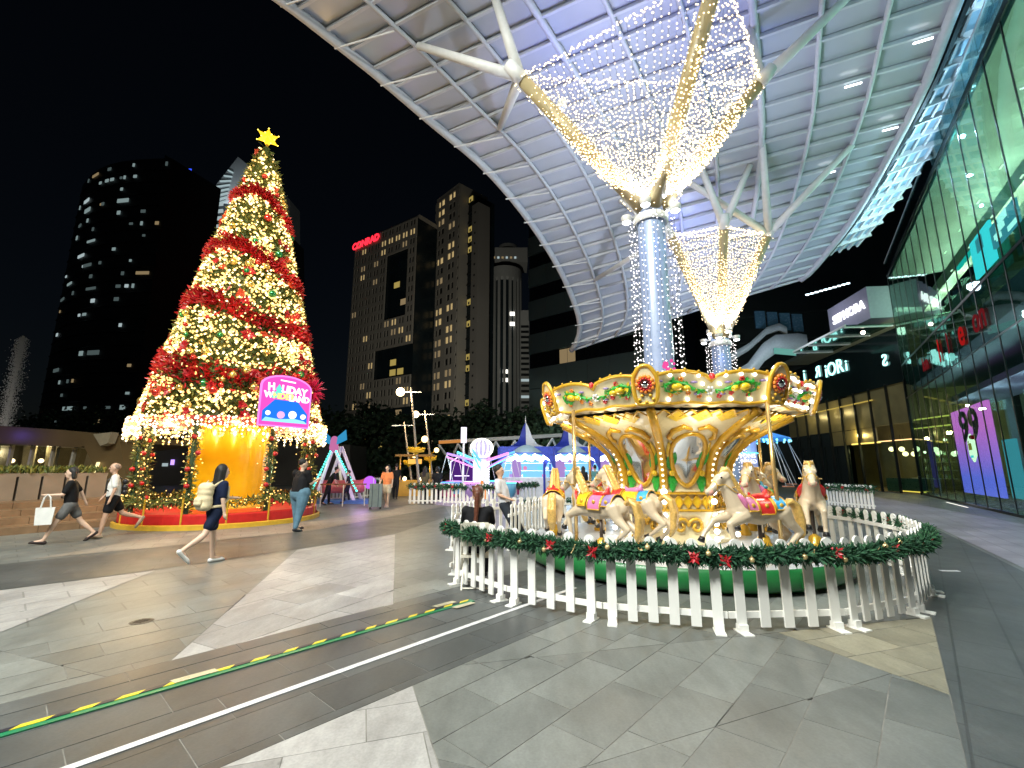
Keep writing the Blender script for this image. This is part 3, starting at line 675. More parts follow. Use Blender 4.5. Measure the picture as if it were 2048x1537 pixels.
def fpt(a): return FC + Vector((math.sin(a), -math.cos(a))) * FR
angs = [R(-62) + i * R(360) / NP for i in range(NP + 1)]
for i in range(NP):
    if i in (17, 18): continue
    a, b = fpt(angs[i]), fpt(angs[i + 1])
    fence(a, b, HF, 5 if i % 2 else 6, 'white picket fence panel under the fir garland on the carousel front' if i < 9 else 'white picket fence panel behind the carousel platform', 'carousel fence panels')
gpath = [Vector((*fpt(R(-66) + t * R(6)), .765 + .02 * math.sin(t * 1.7))) + Vector((math.sin(R(-66) + t * R(6)), -math.cos(R(-66) + t * R(6)), 0)) * .05 for t in range(0, 34)]
garland(gpath, .092, 1150, 'green fir garland with red poinsettias draped over the front carousel fence', None, 26, 17, 10)
gp2 = [Vector((*fpt(R(132) + t * R(6)), .75 + .02 * math.sin(t * 1.9))) for t in range(0, 15)]
garland(gp2, .10, 260, 'green fir garland on the rear fence panels behind the carousel', None, 4, 5, 0)
# gate panels opening towards the attendant
fence(Vector((-.93, 7.3)), Vector((-.55, 8.5)), HF, 5, 'white picket gate panel standing open beside the seated attendant', None)
fence(Vector((-.05, 9.4)), Vector((1.3, 13.2)), HF, 16, 'long white picket fence row behind the attendant chair', None)
# far fences
def far_fence(u0, v0, u1, v1, n, label, h=.95, gar=True, m=None):
    a, b = G(u0, v0), G(u1, v1); fence(a.to_2d(), b.to_2d(), h, n, label, None, False, m)
    if gar: garland([a.lerp(b, t / 6) + Vector((0, -.04, h - .14)) for t in range(7)], .13, 160, 'dark fir garland over the ' + label, None, 0, 3, 0, .14, .025)
# ================================================================ CANOPY, COLUMNS, LIGHT NETS
def zc(x, y): return 15.3 - .0125 * max(0, y - 8) ** 2
def hit(u, v):
    a, b, c = ray(u, v); lo, hi = 3., 90.; f = lambda s: CAMH + c * s - zc(a * s, b * s)
    for _ in range(60):
        m = (lo + hi) / 2
        if f(m) > 0: hi = m
        else: lo = m
    s = (lo + hi) / 2; return Vector((a * s, b * s, CAMH + c * s))
LP = [(120, -330), (330, -165), (565, 0), (665, 78), (755, 150), (865, 245), (960, 325), (1030, 403), (1085, 480), (1125, 550), (1150, 610), (1160, 650), (1155, 680), (1142, 702)]
RP = [(2800, -2400), (2600, -1700), (2400, -1150), (2250, -800), (2130, -500), (2010, -220), (1915, 0), (1850, 170), (1790, 290), (1735, 390), (1690, 460), (1650, 510), (1622, 543), (1600, 560)]
# rows of the grid are laid between points on the two edges; both edges are resampled evenly on the ground plan
def resample(P, n):
    acc = [0.]
    for a, b in zip(P, P[1:]): acc.append(acc[-1] + (b - a).length)
    out = []
    for i in range(n + 1):
        s = acc[-1] * i / n; k = max(j for j in range(len(acc)) if acc[j] <= s + 1e-9); k = min(k, len(P) - 2)
        out.append(P[k].lerp(P[k + 1], (s - acc[k]) / max(1e-6, acc[k + 1] - acc[k])))
    return out
NR, NCc = 33, 9
ledge = [hit(*p) for p in LP]; redge = [hit(*p) for p in RP]
def smooth(P):
    for _ in range(2): P = [P[0]] + [(P[i - 1] + P[i] * 2 + P[i + 1]) / 4 for i in range(1, len(P) - 1)] + [P[-1]]
    return P
def spline(P, n):   # by index, keeps the pairing of the two edges
    out = []
    for i in range(n + 1):
        s = (len(P) - 1) * i / n; k = min(int(s), len(P) - 2); t = s - k
        p0, p1, p2, p3 = P[max(k - 1, 0)], P[k], P[k + 1], P[min(k + 2, len(P) - 1)]
        out.append(.5 * ((2 * p1) + (p2 - p0) * t + (2 * p0 - 5 * p1 + 4 * p2 - p3) * t * t + (3 * p1 - p0 - 3 * p2 + p3) * t ** 3))
    return out
LD, RD = spline(ledge, 520), spline(redge, 520); acc = [0.]
for a, b in zip(LD, LD[1:]): acc.append(acc[-1] + (b - a).length)
LE, RE = [], []
for i in range(NR + 1):
    k = min(range(len(acc)), key=lambda q: abs(acc[q] - acc[-1] * i / NR)); LE.append(LD[k]); RE.append(RD[k])
def cn(i, j):
    p = LE[i].lerp(RE[i], j / NCc); return Vector((p.x, p.y, zc(p.x, p.y)))
CAN = thing('canopy', 'huge curved white steel and glass canopy over the plaza', 'canopy', (0, 0, 0))
PANEL = mat('canopy_glass', (.45, .48, .53), .2, var=.06, scale=.6, spec=.7)
STEEL = mat('canopy_steel', (.66, .67, .66), .42, var=.05); RIBM = mat('canopy_rib', (.50, .52, .55), .45, var=.05)
for i in range(NR):
    for j in range(NCc):
        q = [cn(i, j), cn(i, j + 1), cn(i + 1, j + 1), cn(i + 1, j)]; c = sum(q, Vector()) / 4
        nrm = (q[1] - q[0]).cross(q[3] - q[0])
        if nrm.z < 0: nrm = -nrm
        q = [c + (p - c) * .97 - c for p in q]
        MB().slab([p + Vector((0, 0, .1)) for p in q], nrm, .03).build('roof_panel', PANEL, CAN, loc=c)
for j in range(NCc + 1):
    big = j in (0, NCc); mb = MB(); r = .17 if big else (.08 if j % 3 else .12)
    mb.tube([cn(i, j) - Vector((0, 0, .02)) for i in range(NR + 1)], r, 6); mb.build('long_rib', RIBM, CAN, True)
# the roof runs on over the viewer's head; unseen downlights are added there to light the fence fronts
def ext(i, j):
    a, b = cn(0, j), cn(2, j); d = (a - b) / 2; return Vector((a.x + d.x * i, a.y + d.y * i, zc(0, 0)))
mb = MB(); mr = MB()
for i in range(18):
    for j in range(NCc):
        q = [ext(i, j), ext(i, j + 1), ext(i + 1, j + 1), ext(i + 1, j)]; mb.slab([p + Vector((0, 0, .1)) for p in q], (0, 0, 1), .03)
        mr.bar(q[0], q[1], .1, .24); mr.bar(q[0], q[3], .2, .2)
mb.build('roof_panels_behind', PANEL, CAN)['kind'] = 'stuff'; mr.build('ribs_behind', STEEL, CAN)['kind'] = 'stuff'
DL = bulbmat('fill_downlight_lens', (1, .97, .9), 12)
def fill_downlight(p, e):
    f = MB().lathe([(.16, .1), (.16, -.12), (.13, -.13)], 12).build('fill_downlight', STEEL, CAN, True, loc=p - Vector((0, 0, .18)))
    MB().lathe([(.13, -.12), (0, -.12)], 12).build('lens', DL, f)
    lamp('fill_downlight_lamp', 'SPOT', p - Vector((0, 0, .35)), e, (.98, 1, .92), .25, None, Vector((.5 * p.x + 1, p.y + 14, 0)), 110, .8)
for i in (6, 10):
    for j in (2, 4, 6): fill_downlight(ext(i, j), 1150)
for i in (13, 16):
    for j in (1, 3, 5, 7): fill_downlight(ext(i, j), 3500)
for i in range(NR + 1):
    mb = MB(); pts = [cn(i, j) for j in range(NCc + 1)]
    for p, q in zip(pts, pts[1:]): mb.bar(p, q, .09, .12)
    mb.build('cross_rib', RIBM, CAN)
    if i % 2 == 0 and i: MB().tube([cn(i, 0) + Vector((-.35, -.2, -.12)), cn(i, 1) + Vector((0, 0, -.22))], .03, 6).build('gutter_pipe', STEEL, CAN)
rg = random.Random(5)
for k in range(9):
    i, j = rg.randint(9, 24), rg.randint(5, 8); p = cn(i, j).lerp(cn(i, j + 1), .5) - Vector((0, 0, .2)); d = (cn(i, j + 1) - cn(i, j)).normalized()
    MB().bar(p, p + d * .5, .05, .04).build('strip_light', bulbmat('strip_white', (.9, .97, 1), 5), CAN)
# slatted skylight between canopy and facade
def rv(i, off, dz): return cn(i, NCc) + Vector((off, off * -.35, dz))
SK = thing('slatted_skylight', 'blue lit slatted skylight strip between canopy edge and glass facade', 'skylight', (0, 0, 0))
for i in range(3, NR - 2):
    a, b, c, d = rv(i, .45, .5), rv(i + 1, .45, .5), rv(i + 1, 2.0, .9), rv(i, 2.0, .9)
    MB().slab([a, b, c, d], (0, 0, 1), .05).build('skylight_panel', mat('skylight_blue', (.30, .48, .58), .35, var=.15, scale=2), SK)
    for k in range(4): MB().bar(a.lerp(d, (k + .5) / 4) - Vector((0, 0, .08)), b.lerp(c, (k + .5) / 4) - Vector((0, 0, .08)), .08, .12).build('slat', STEEL, SK)
    MB().bar(a - Vector((0, 0, .1)), d - Vector((0, 0, .1)), .1, .2).build('crossbar', STEEL, SK)
MB().tube([rv(i, .4, .35) for i in range(3, NR - 1)], .12, 6).build('gutter', mat('dark_gutter', (.02, .025, .03), .5), SK)
for i in range(6, NR - 3, 3): lamp('skylight_lamp', 'POINT', rv(i, 1.1, -.6), 110, (.45, .75, 1), .05, SK)
# columns
WARM = bulbmat('fairy_warm', (1, .78, .45), 5.); COOL = bulbmat('fairy_cool', (.95, .88, .88), 4.)
COLM = mat('column_bluelit', (.28, .36, .56), .3, var=.04, coat=.2)  # white shaft; the blue of its lamps is tinted into the colour
def column(base, hz, rad, nodes, label, label2, seed, nst, hole):
    rg = random.Random(seed); B = Vector(base); H = B + Vector((0, 0, hz))
    t = thing('column', label, 'column', B)
    MB().lathe([(rad * 1.25, 0), (rad * 1.25, .5), (rad, .6), (rad, hz * .5), (rad * .97, hz - .5), (rad * 1.02, hz - .1), (rad * .9, hz + .1)], 28).build('shaft', COLM, t, True)
    MB().lathe([(rad * 1.15, hz - .75), (rad * 1.25, hz - .7), (rad * 1.25, hz - .55), (rad * 1.15, hz - .5)], 28).build('collar', STEEL, t, True)
    for nd, ends in nodes:
        nd = Vector(nd) - B; s = Vector((nd.x, nd.y, 0)).normalized() * rad * .5 + Vector((0, 0, hz - .3)); d = (nd - s).normalized()
        br = MB().tube([s, nd], [rad * .55, rad * .45], 14).build('branch', mat('branch_cream', (.34, .28, .15), .4, var=.05), t, True)
        MB().tube([nd - d * .12, nd + d * .5], [rad * .55, rad * .4], 14).build('branch_socket', STEEL, br, True)
        for e in ends: MB().tube([nd, Vector(e) - B], [.17, .12], 10).build('strut', STEEL, br, True)
        m = MB()
        for k in range(170):
            q = rg.random(); p = s.lerp(nd, q); x, y = frame(d); a = rg.random() * 6.283; m.octa(p + (x * math.cos(a) + y * math.sin(a)) * (rad * (.62 - .12 * q) + .04), .021)
        m.build('wrapped_bulbs', WARM, br)['kind'] = 'stuff'
    for k in range(8):
        a = k * math.pi / 4 + .3; r0 = rad * 1.75 if k % 2 else rad * 1.35; zz = hz - .35 if k % 2 else hz - .02; p = Vector((r0 * math.cos(a), r0 * math.sin(a), zz))
        f = MB().lathe([(.05, -.16), (.14, -.12), (.17, .05), (.16, .07)], 12).build('floodlight', STEEL, t, True, loc=p)
        MB().lathe([(.15, .06), (0, .065)], 12).build('lens', bulbmat('flood_lens', (.95, .97, 1), 14), f)
        MB().lathe([(0, -.165), (.10, -.158), (.13, -.125)], 12).build('lower_lens', MATS['flood_lens'], f)
        MB().tube([(0, 0, 0), (-p.x * .6, -p.y * .6, 0)], .03, 6).build('bracket', STEEL, f)
    # drop strings round the shaft
    ds = thing('light_curtain', label2, 'string lights', B); m = MB(); w = MB()
    for k in range(20):
        a = 2 * math.pi * k / 20 + rg.uniform(-.1, .1); r0 = rad * 1.5 + rg.uniform(-.06, .08); p0 = Vector((r0 * math.cos(a), r0 * math.sin(a), hz - .55)); p1 = Vector((r0 * 1.05 * math.cos(a + .05), r0 * 1.05 * math.sin(a + .05), 1.2))
        w.tube([p0, p1], .004, 4, False); n = int((hz - 1.7) * rg.uniform(5, 6.5)); ph = rg.random()
        for i in range(n): m.octa(p0.lerp(p1, min(1, (i + ph + rg.random() * .7) / n)) + Vector((rg.uniform(-.02, .02), rg.uniform(-.02, .02), 0)), .022)
    m.build('bulbs', COOL, ds)['kind'] = 'stuff'; w.build('wires', mat('wire_dark', (.03, .04, .03), .6), ds)['kind'] = 'stuff'
    # net
    nt_ = thing('light_net', label2.replace('curtain', 'net').replace('hanging round', 'fanning out above'), 'string lights', H); m = MB(); m2 = MB(); w = MB()
    nd = [Vector(n[0]) - H for n in nodes]
    prs = [(nd[0], nd[2], nst), (nd[2], nd[1], nst), (nd[0], nd[1], int(nst * 1.3))]
    for A, C, n in prs:
        ring = 0
        for k in range(n + 1):
            s = k / n; top = A.lerp(C, s) + Vector((0, 0, -.12 * math.sin(math.pi * s))); rd = Vector((top.x, top.y, 0)).normalized() * rad * .8
            top -= Vector((top.x, top.y, 0)) * (-.03 * math.sin(math.pi * s)); N = 52; last = None; tk = .95 if k not in (0, n) else 1.
            for i in range(N):
                q = i / (N - 1); p = top.lerp(rd, q ** .9) - Vector((0, 0, 1)) * (math.sin(math.pi * q) * (.55 + .35 * math.sin(math.pi * s))) + Vector((rg.uniform(-.03, .03), rg.uniform(-.03, .03), rg.uniform(-.05, .05)))
                (m if q < .82 else m2).octa(p, .022 if rg.random() < .8 else .032)
                if i % 5 == 0:
                    if last is not None: w.tube([last, p], .004, 3, False)
                    last = p
        for i in range(n * 4): s = i / (n * 4); m.octa(A.lerp(C, s) * 1. + Vector((A.lerp(C, s).x, A.lerp(C, s).y, 0)) * .03 * math.sin(math.pi * s) + Vector((rg.uniform(-.05, .05), rg.uniform(-.05, .05), -.12 * math.sin(math.pi * s) + rg.uniform(-.06, .06))), .026)
    m.build('warm_bulbs', WARM, nt_)['kind'] = 'stuff'; m2.build('white_bulbs', COOL, nt_)['kind'] = 'stuff'; w.build('wires', MATS['wire_dark'], nt_)['kind'] = 'stuff'
    return t
def at_z(u, v, z): a, b, c = ray(u, v); s = (z - CAMH) / c; return Vector((a * s, b * s, z))
b1 = (4.2, 12.5, 0)
n1 = [(at_z(1040, 155, 12.7), [hit(838, 92), hit(985, -20), hit(1000, 256)]), (at_z(1520, 165, 12.7), [hit(1695, -5), hit(1500, 60)]), (at_z(1437, -60, 12.7), [hit(1300, -230), hit(1600, -230)])]
c1 = column(b1, 9.6, .41, n1, 'round blue lit column with three splayed branches behind the carousel', 'curtain of fairy lights hanging round the column behind the carousel', 1, 25, 0)
b2 = (10.05, 21.0, 0)
n2 = [(at_z(1340, 470, 11.9), [hit(1190, 560), hit(1240, 400)]), (at_z(1537, 468, 11.9), [hit(1525, 290), hit(1705, 290), hit(1370, 360)]), (at_z(1448, 452, 11.9), [hit(1400, 330), hit(1500, 330)])]
c2 = column(b2, 8.1, .41, n2, 'smaller blue lit column with draped light net farther back under the canopy', 'curtain of fairy lights hanging round the farther column', 2, 22, 0)
# flood lamps on the column heads: blue-white up-lights to the roof, wide lamps down to the paving
for (x, y, _), hz, pw in ((b1, 9.6, 1.), (b2, 8.1, .8)):
    for k in range(4):
        a = k * math.pi / 2 + .3 + math.pi / 4
        p = Vector((x + 1.0 * math.cos(a), y + 1.0 * math.sin(a), hz - .1)); lamp('roof_flood', 'SPOT', p, 560 * pw, (.66, .74, 1.), .15, None, p + Vector((math.cos(a) * 1.2, math.sin(a) * 1.2, 1.6)), 150, .8)
        p = Vector((x + 1.0 * math.cos(a), y + 1.0 * math.sin(a), hz - .6)); lamp('plaza_flood', 'SPOT', p, 600 * pw, (1., .97, .9), .3, None, p + Vector((math.cos(a), math.sin(a), -.9)), 95, .9)
        p = Vector((x + .75 * math.cos(a), y + .75 * math.sin(a), hz - .5)); lamp('shaft_lamp', 'SPOT', p, 320 * pw, (.28, .5, 1.), .1, None, Vector((x + .35 * math.cos(a + .6), y + .35 * math.sin(a + .6), 4)), 60, .8)
    lamp('net_blue', 'POINT', Vector((x + .8, y - .8, hz + 1.2)), 25 * pw, (.3, .4, 1.), .2)
for cobj, base, hz, nd, e in ((c1, Vector(b1), 9.6, n1[0][0], 190), (c2, Vector(b2), 8.1, n2[0][0], 170), (c1, Vector(b1), 9.6, n1[1][0], 90), (c1, Vector(b1), 9.6, n1[2][0], 190)):
    p = (base + Vector((0, 0, hz))).lerp(Vector(nd), .72) + Vector((.15, .15, .45)); f = MB().lathe([(.06, -.14), (.13, -.1), (.15, .08)], 12).build('blue_floodlight', STEEL, cobj, True, loc=p - base); MB().lathe([(.14, .07), (0, .075)], 12).build('lens', bulbmat('blue_lens', (.2, .3, 1), 6), f)
    lamp('blue_flood', 'SPOT', p + Vector((0, 0, .12)), e, (.14, .22, 1.), .1, None, p + Vector((.35, .5, 2)), 120, .9)
# festive tree of ornaments round the foot of the near column
orn = thing('column_wreath', 'pink and blue bauble clusters ringing the column above the carousel roof', 'ornaments', b1)
cl = [bulbmat('orn_pink', (1, .1, .4), .9), mat('orn_blue', (.15, .5, .8), .3, coat=.4), mat('orn_gold', (.8, .5, .2), .3, .5), RED]
rg = random.Random(9)
for k in range(26):
    a = -2.6 + 2.1 * rg.random() if k > 6 else rg.random() * 6.28; z = 3.3 + abs(rg.gauss(0, .45)); rr = .95 - (z - 3.3) * .15; p = Vector((rr * math.cos(a), rr * math.sin(a), z)); m = MB()
    for q in range(7): m.sphere(p + Vector((rg.gauss(0, .07), rg.gauss(0, .07), rg.gauss(0, .07))), rg.uniform(.04, .08), 7, 5)
    m.build('bauble_cluster', cl[k % 4], orn, True)
MB().lathe([(1.0, 0), (.95, 1.2), (.75, 3.2), (.5, 4.2)], 20).build('fir_sleeve', LEAF[0], orn)
# ================================================================ CHRISTMAS TREE
TC = Vector((-9.3, 15.15, 0)); TB = math.atan2(TC.x, TC.y)
tree = thing('christmas_tree', 'towering lit Christmas tree with red ribbons and gold star on round red platform', 'Christmas tree', TC, -TB)
TZ0, TZ1, TR0 = 3.05, 13.55, 2.45
def tp_(z, a, k=1., out=0.): r = (TR0 * (1 - (z - TZ0) / (TZ1 - TZ0)) ** .93 + .12) * k + out; return Vector((r * math.sin(a), -r * math.cos(a), z))
rg = random.Random(11)
FIR = [mat('tree_fir', (.07, .10, .02), .6, var=.3, scale=9), mat('tree_fir_light', (.18, .18, .03), .6, var=.3, scale=9)]  # gold of the bulb light is mixed into the needle colours
MB().lathe([((TR0 * (1 - i / 12.) ** .93 + .12) * .86, TZ0 + (TZ1 - TZ0) * i / 12.) for i in range(13)], 28).build('core', FIR[0], tree)
mb = MB()
def rz_(): return TZ0 + (TZ1 - TZ0) * (1 - math.sqrt(rg.random()))
for k in range(15000):
    z, a = rz_(), rg.uniform(-2.1, 2.1); p = tp_(z, a, rg.uniform(.86, 1.0)); o = Vector((math.sin(a), -math.cos(a), rg.uniform(-.5, .5)))
    sprig(mb, p, o + Vector((rg.uniform(-.9, .9), rg.uniform(-.9, .9), rg.uniform(-.9, .7))), rg.uniform(.14, .3), rg.uniform(.018, .04), 0 if rg.random() < .6 else 1, rg)
mb.build('fir_needles', FIR, tree)['kind'] = 'stuff'
# red garland swags winding down the cone
REDR = mat('ribbon_red', (.40, .008, .012), .4, var=.3, scale=12, spec=.6)

SW = [(11.0, .30, .21), (8.6, .28, .32), (6.5, .26, .41), (4.45, .12, .52)]
for i, (z0, slope, w) in enumerate(SW):
    m = MB()
    for k in range(1500):
        a = rg.uniform(-2.1, 2.1); zc0 = z0 - slope * a + .22 * math.cos(a * 2.3 + i * 1.1); z = zc0 + rg.gauss(0, w * .42); p = tp_(z, a, 1.0, .05); o = Vector((math.sin(a), -math.cos(a), rg.uniform(-.4, .8)))
        sprig(m, p, o + Vector((rg.uniform(-1.1, 1.1), rg.uniform(-.8, .8), rg.uniform(-.9, .9))), rg.uniform(.12, .27), rg.uniform(.025, .055), 0, rg)
    m.build('red_swag', REDR, tree)
TB_ = bulbmat('tree_bulb', (1, .58, .17), 3.0); TB2 = bulbmat('tree_bulb_white', (1, .74, .36), 4.5)
m = MB(); m2 = MB()
def inswag(z, a): return any(abs(z - (z0 - s * a + .22 * math.cos(a * 2.3 + i * 1.1))) < w * .72 for i, (z0, s, w) in enumerate(SW))
n = 0
clus = [(rz_(), rg.uniform(-2., 2.)) for _ in range(360)]
while n < 5400:
    if rg.random() < .6: c = rg.choice(clus); z, a = c[0] + rg.gauss(0, .15), c[1] + rg.gauss(0, .08)
    else: z, a = rz_(), rg.uniform(-2.1, 2.1)
    if z < TZ0 or z > TZ1 or (inswag(z, a) and rg.random() < .9): continue
    (m if rg.random() < .68 else m2).octa(tp_(z, a, 1.0, rg.uniform(.02, .13)), rg.uniform(.024, .048)); n += 1
m.build('amber_bulbs', TB_, tree)['kind'] = 'stuff'; m2.build('white_bulbs', TB2, tree)['kind'] = 'stuff'
bm = [mat('bauble_green', (.02, .22, .06), .2, .6, coat=.5), mat('bauble_gold', (.7, .5, .15), .2, .8), mat('bauble_red', (.5, .03, .02), .2, .5, coat=.5)]
for k in range(90):
    z, a = rz_(), rg.uniform(-1.9, 1.9); p = tp_(z, a, 1.0, .10); rr = rg.uniform(.07, .14); b = MB().sphere((0, 0, 0), rr, 10, 8); b.tube([(0, 0, rr * .95), (0, 0, rr * 1.25)], rr * .2, 6)
    b.build('bauble', bm[(0, 1, 1, 2, 2)[k % 5]], tree, True, loc=p)
for k in range(95):
    z, a = rz_(), rg.uniform(-1.9, 1.9); p = tp_(z, a, 1.0, .09); o = Vector((math.sin(a), -math.cos(a), .1)); x, y = frame(o); b = MB(); l0 = rg.uniform(.13, .24)
    for q in range(10):
        an = q * .628 + rg.random() * .3; r = x * math.cos(an) + y * math.sin(an); tt = y * math.cos(an) - x * math.sin(an); l = l0 * rg.uniform(.7, 1.1)
        b.add([Vector(), r * l * .5 + tt * l * .28 + o * .05, r * l + o * rg.uniform(-.02, .08), r * l * .5 - tt * l * .28 + o * .05], [(0, 1, 2, 3)])
    b.build('red_poinsettia', REDR if k % 3 else mat('poinsettia_orange', (.55, .06, .015), .45), tree, loc=p)
# star
st = MB(); pts = []; NS = 6
for i in range(NS * 2): an = math.pi * i / NS; r = .40 if i % 2 == 0 else .22; pts.append((r * math.sin(an), 0, 13.98 + r * math.cos(an)))
vs = pts + [(0, -.2, 13.98), (0, .2, 13.98)]; n2 = NS * 2
st.add(vs, [(i, (i + 1) % n2, n2) for i in range(n2)] + [((i + 1) % n2, i, n2 + 1) for i in range(n2)])
st.build('star', mat('star_gold', (.8, .5, .03), .3, .3, emit=1.3, ecol=(1, .62, .02)), tree)
MB().tube([(0, 0, 13.3), (0, 0, 13.7)], .05, 8).build('star_post', GOLD, tree)
m = MB(); [m.octa(Vector(p) + Vector((0, -.03, 0)), .03) for p in pts]; m.build('star_bulbs', bulbmat('star_bulb', (1, .75, .1), 5), tree)['kind'] = 'stuff'
# fringe ring of icicle lights with its soffit
FRR = 2.78
MB().lathe([(2.3, 3.12), (FRR, 3.08), (FRR, 2.96), (2.2, 2.94), (1.0, 2.94)], 48).build('fringe_ring', mat('ring_red', (.35, .03, .02), .5), tree)
m = MB(); m2 = MB(); w = MB()
for k in range(190):
    a = 2 * math.pi * k / 190; L = rg.uniform(.30, .75); r = FRR + .03
    w.tube([(r * math.sin(a), -r * math.cos(a), 3.05), (r * math.sin(a), -r * math.cos(a), 3.05 - L)], .005, 3, False)
    for i in range(int(L / .075)):
        p = Vector((r * math.sin(a), -r * math.cos(a), 3.05 - i * .075)) + Vector((rg.gauss(0, .02), rg.gauss(0, .02), rg.gauss(0, .02))); (m if rg.random() < .45 else m2).octa(p, rg.uniform(.026, .044))
m.build('icicle_amber', TB_, tree)['kind'] = 'stuff'; m2.build('icicle_white', bulbmat('icicle_white', (1, .8, .5), 5), tree)['kind'] = 'stuff'; w.build('icicle_wires', MATS['wire_dark'], tree)['kind'] = 'stuff'
# drum and platform
YD = mat('drum_yellow', (.80, .46, .008), .22, .15, var=.04, coat=.5)
MB().lathe([(1.22, .40), (1.22, 2.95)], 48).build('yellow_drum', YD, tree, True)
MB().lathe([(1.3, .40), (1.3, .48), (1.23, .50)], 48).build('drum_base', GOLD, tree, True)
MB().lathe([(2.82, 0), (2.82, .12), (2.76, .14)], 56).build('platform_step', mat('platform_gold', (.7, .42, .04), .35, .2), tree)
MB().lathe([(2.70, .13), (2.70, .36), (2.66, .40), (0, .40)], 56).build('platform', mat('platform_red', (.52, .015, .012), .4), tree)
def garl_part(path, rad, nb, name='garland_wrap'):
    q = MB(); pts = [Vector(p) for p in path]
    for k in range(nb):
        t = rg.random() * (len(pts) - 1); i = int(t); p = pts[i].lerp(pts[i + 1], t - i); d = Vector((rg.gauss(0, 1), rg.gauss(0, 1), rg.gauss(0, 1))).normalized()
        sprig(q, p + d * rad * rg.random() * .6, d, rg.uniform(.1, .2), .02, 0 if rg.random() < .6 else 1, rg)
    return q.build(name, FIR, tree)
for k in range(8):
    a = R(-67 + 45 * k); x, y = 2.5 * math.sin(a), -2.5 * math.cos(a)
    MB().tube([(x, y, .4), (x, y, 2.95)], .06, 8).build('post', mat('post_green', (.02, .05, .02), .6), tree)
    g = garl_part([(x, y, .4 + i * .25) for i in range(11)], .16, 420); g['kind'] = 'stuff'
    m = MB(); [m.octa((x + rg.gauss(0, .13), y + rg.gauss(0, .13), rg.uniform(.5, 2.8)), .022) for _ in range(42)]; m.build('post_bulbs', TB_, tree)['kind'] = 'stuff'
    m = MB(); [m.sphere((x + .12 * math.cos(i * 2.), y - .12, .7 + i * .45), .07, 8, 6) for i in range(5)]; m.build('red_rosettes', REDR, tree, True)['kind'] = 'stuff'
    # low rail with garland between the posts
    a2 = a + R(45); pr = [(2.62 * math.sin(a + (a2 - a) * i / 8), -2.62 * math.cos(a + (a2 - a) * i / 8), .78 - .1 * math.sin(math.pi * i / 8)) for i in range(9)]
    garl_part(pr, .12, 420, 'garland_rail')['kind'] = 'stuff'
    m = MB(); [m.octa(Vector(pr[rg.randint(0, 8)]) + Vector((rg.gauss(0, .12), rg.gauss(0, .1), rg.gauss(0, .07))), .02) for _ in range(26)]; m.build('rail_bulbs', TB_, tree)['kind'] = 'stuff'
    for i in (0, 4): MB().tube([(pr[i][0] * 1.03, pr[i][1] * 1.03, .12), (pr[i][0] * 1.03, pr[i][1] * 1.03, .80)], .025, 8).build('rail_post', GOLD, tree)
# lamps of the ring: what the icicle lights give off
for k in range(10):
    a = 2 * math.pi * k / 10; lamp('icicle_lamp', 'POINT', (2.95 * math.sin(a), -2.95 * math.cos(a), 2.6), 30, (1, .66, .28), .15, tree)
    lamp('soffit_lamp', 'POINT', (1.9 * math.sin(a), -1.9 * math.cos(a), 2.75), 30, (1, .80, .45), .1, tree)
for z in (4.5, 6.3, 8.2, 10.2, 12.2):
    for a in (-1.1, -.2, .7): p = tp_(z, a, 1.0, .75); lamp('tree_bulb_lamp', 'POINT', p, 26, (1, .64, .25), .3, tree)
# arched sign
sgn = thing('festive_sign', 'glowing pink arched HOLIDAY WONDERLAND sign board on the Christmas tree', 'sign', TC + Vector((0, 0, 0)), -TB)
sa = R(25); so = Vector((2.86 * math.sin(sa), -2.86 * math.cos(sa), 2.86)); Mz = Matrix.Rotation(sa, 3, 'Z'); SW_, SH = 1.22, 1.72
def sp(x, z, y=0.): return so + Mz @ Vector((x, -y, z))
pan = [(-.78, 0), (.78, 0), (.78, 1.18)] + [(.78 * math.cos(math.pi * i / 12), 1.18 + .34 * math.sin(math.pi * i / 12)) for i in range(1, 12)] + [(-.78, 1.18)]
PKE = bulbmat('sign_pink', (1, .10, .62), 1.0, 'AUTO')
MB().slab([sp(x, z, 0) for x, z in pan], Mz @ Vector((0, -1, 0)), .08).build('board', PKE, sgn)
MB().tube([sp(x, z, .06) for x, z in pan], .035, 6, closed=True).build('rim', bulbmat('sign_rim', (1, .25, .75), 1.3), sgn)
MB().slab([sp(x, z, .085) for x, z in ((-.70, .12), (.70, .12), (.70, .42), (.36, .78), (-.36, .78), (-.70, .42))], Mz @ Vector((0, -1, 0)), .012).build('stage', bulbmat('sign_blue', (.02, .22, .95), 1.0), sgn)
MB().slab([sp(x, z, .10) for x, z in ((-.70, .12), (.70, .12), (.60, .2), (.25, .25), (-.2, .2), (-.6, .24))], Mz @ Vector((0, -1, 0)), .012).build('stage_floor', bulbmat('sign_cyan', (.35, .9, 1), 1.1), sgn)
WHE = bulbmat('sign_white', (1, .98, .95), 1.6)
for x, z, r in ((-.55, .36, .07), (-.16, .33, .11), (.2, .36, .12), (.55, .33, .08)): MB().sphere(sp(x, z, .12), (r, r, r), 10, 7).build('snowball', WHE if x != -.16 else bulbmat('sign_rose', (1, .5, .8), 1.1), sgn, True)
def stext(nm, t, size, m, x, z, tilt=0., **k): return text(nm, t, size, m, sgn, sp(x, z, .095), (R(90), tilt, sa), bold=.012, depth=.008, **k)
stext('title_word', 'H', .30, WHE, -.50, 1.14, -.06); stext('title_word', 'LIDAY', .30, WHE, .22, 1.10, .05)
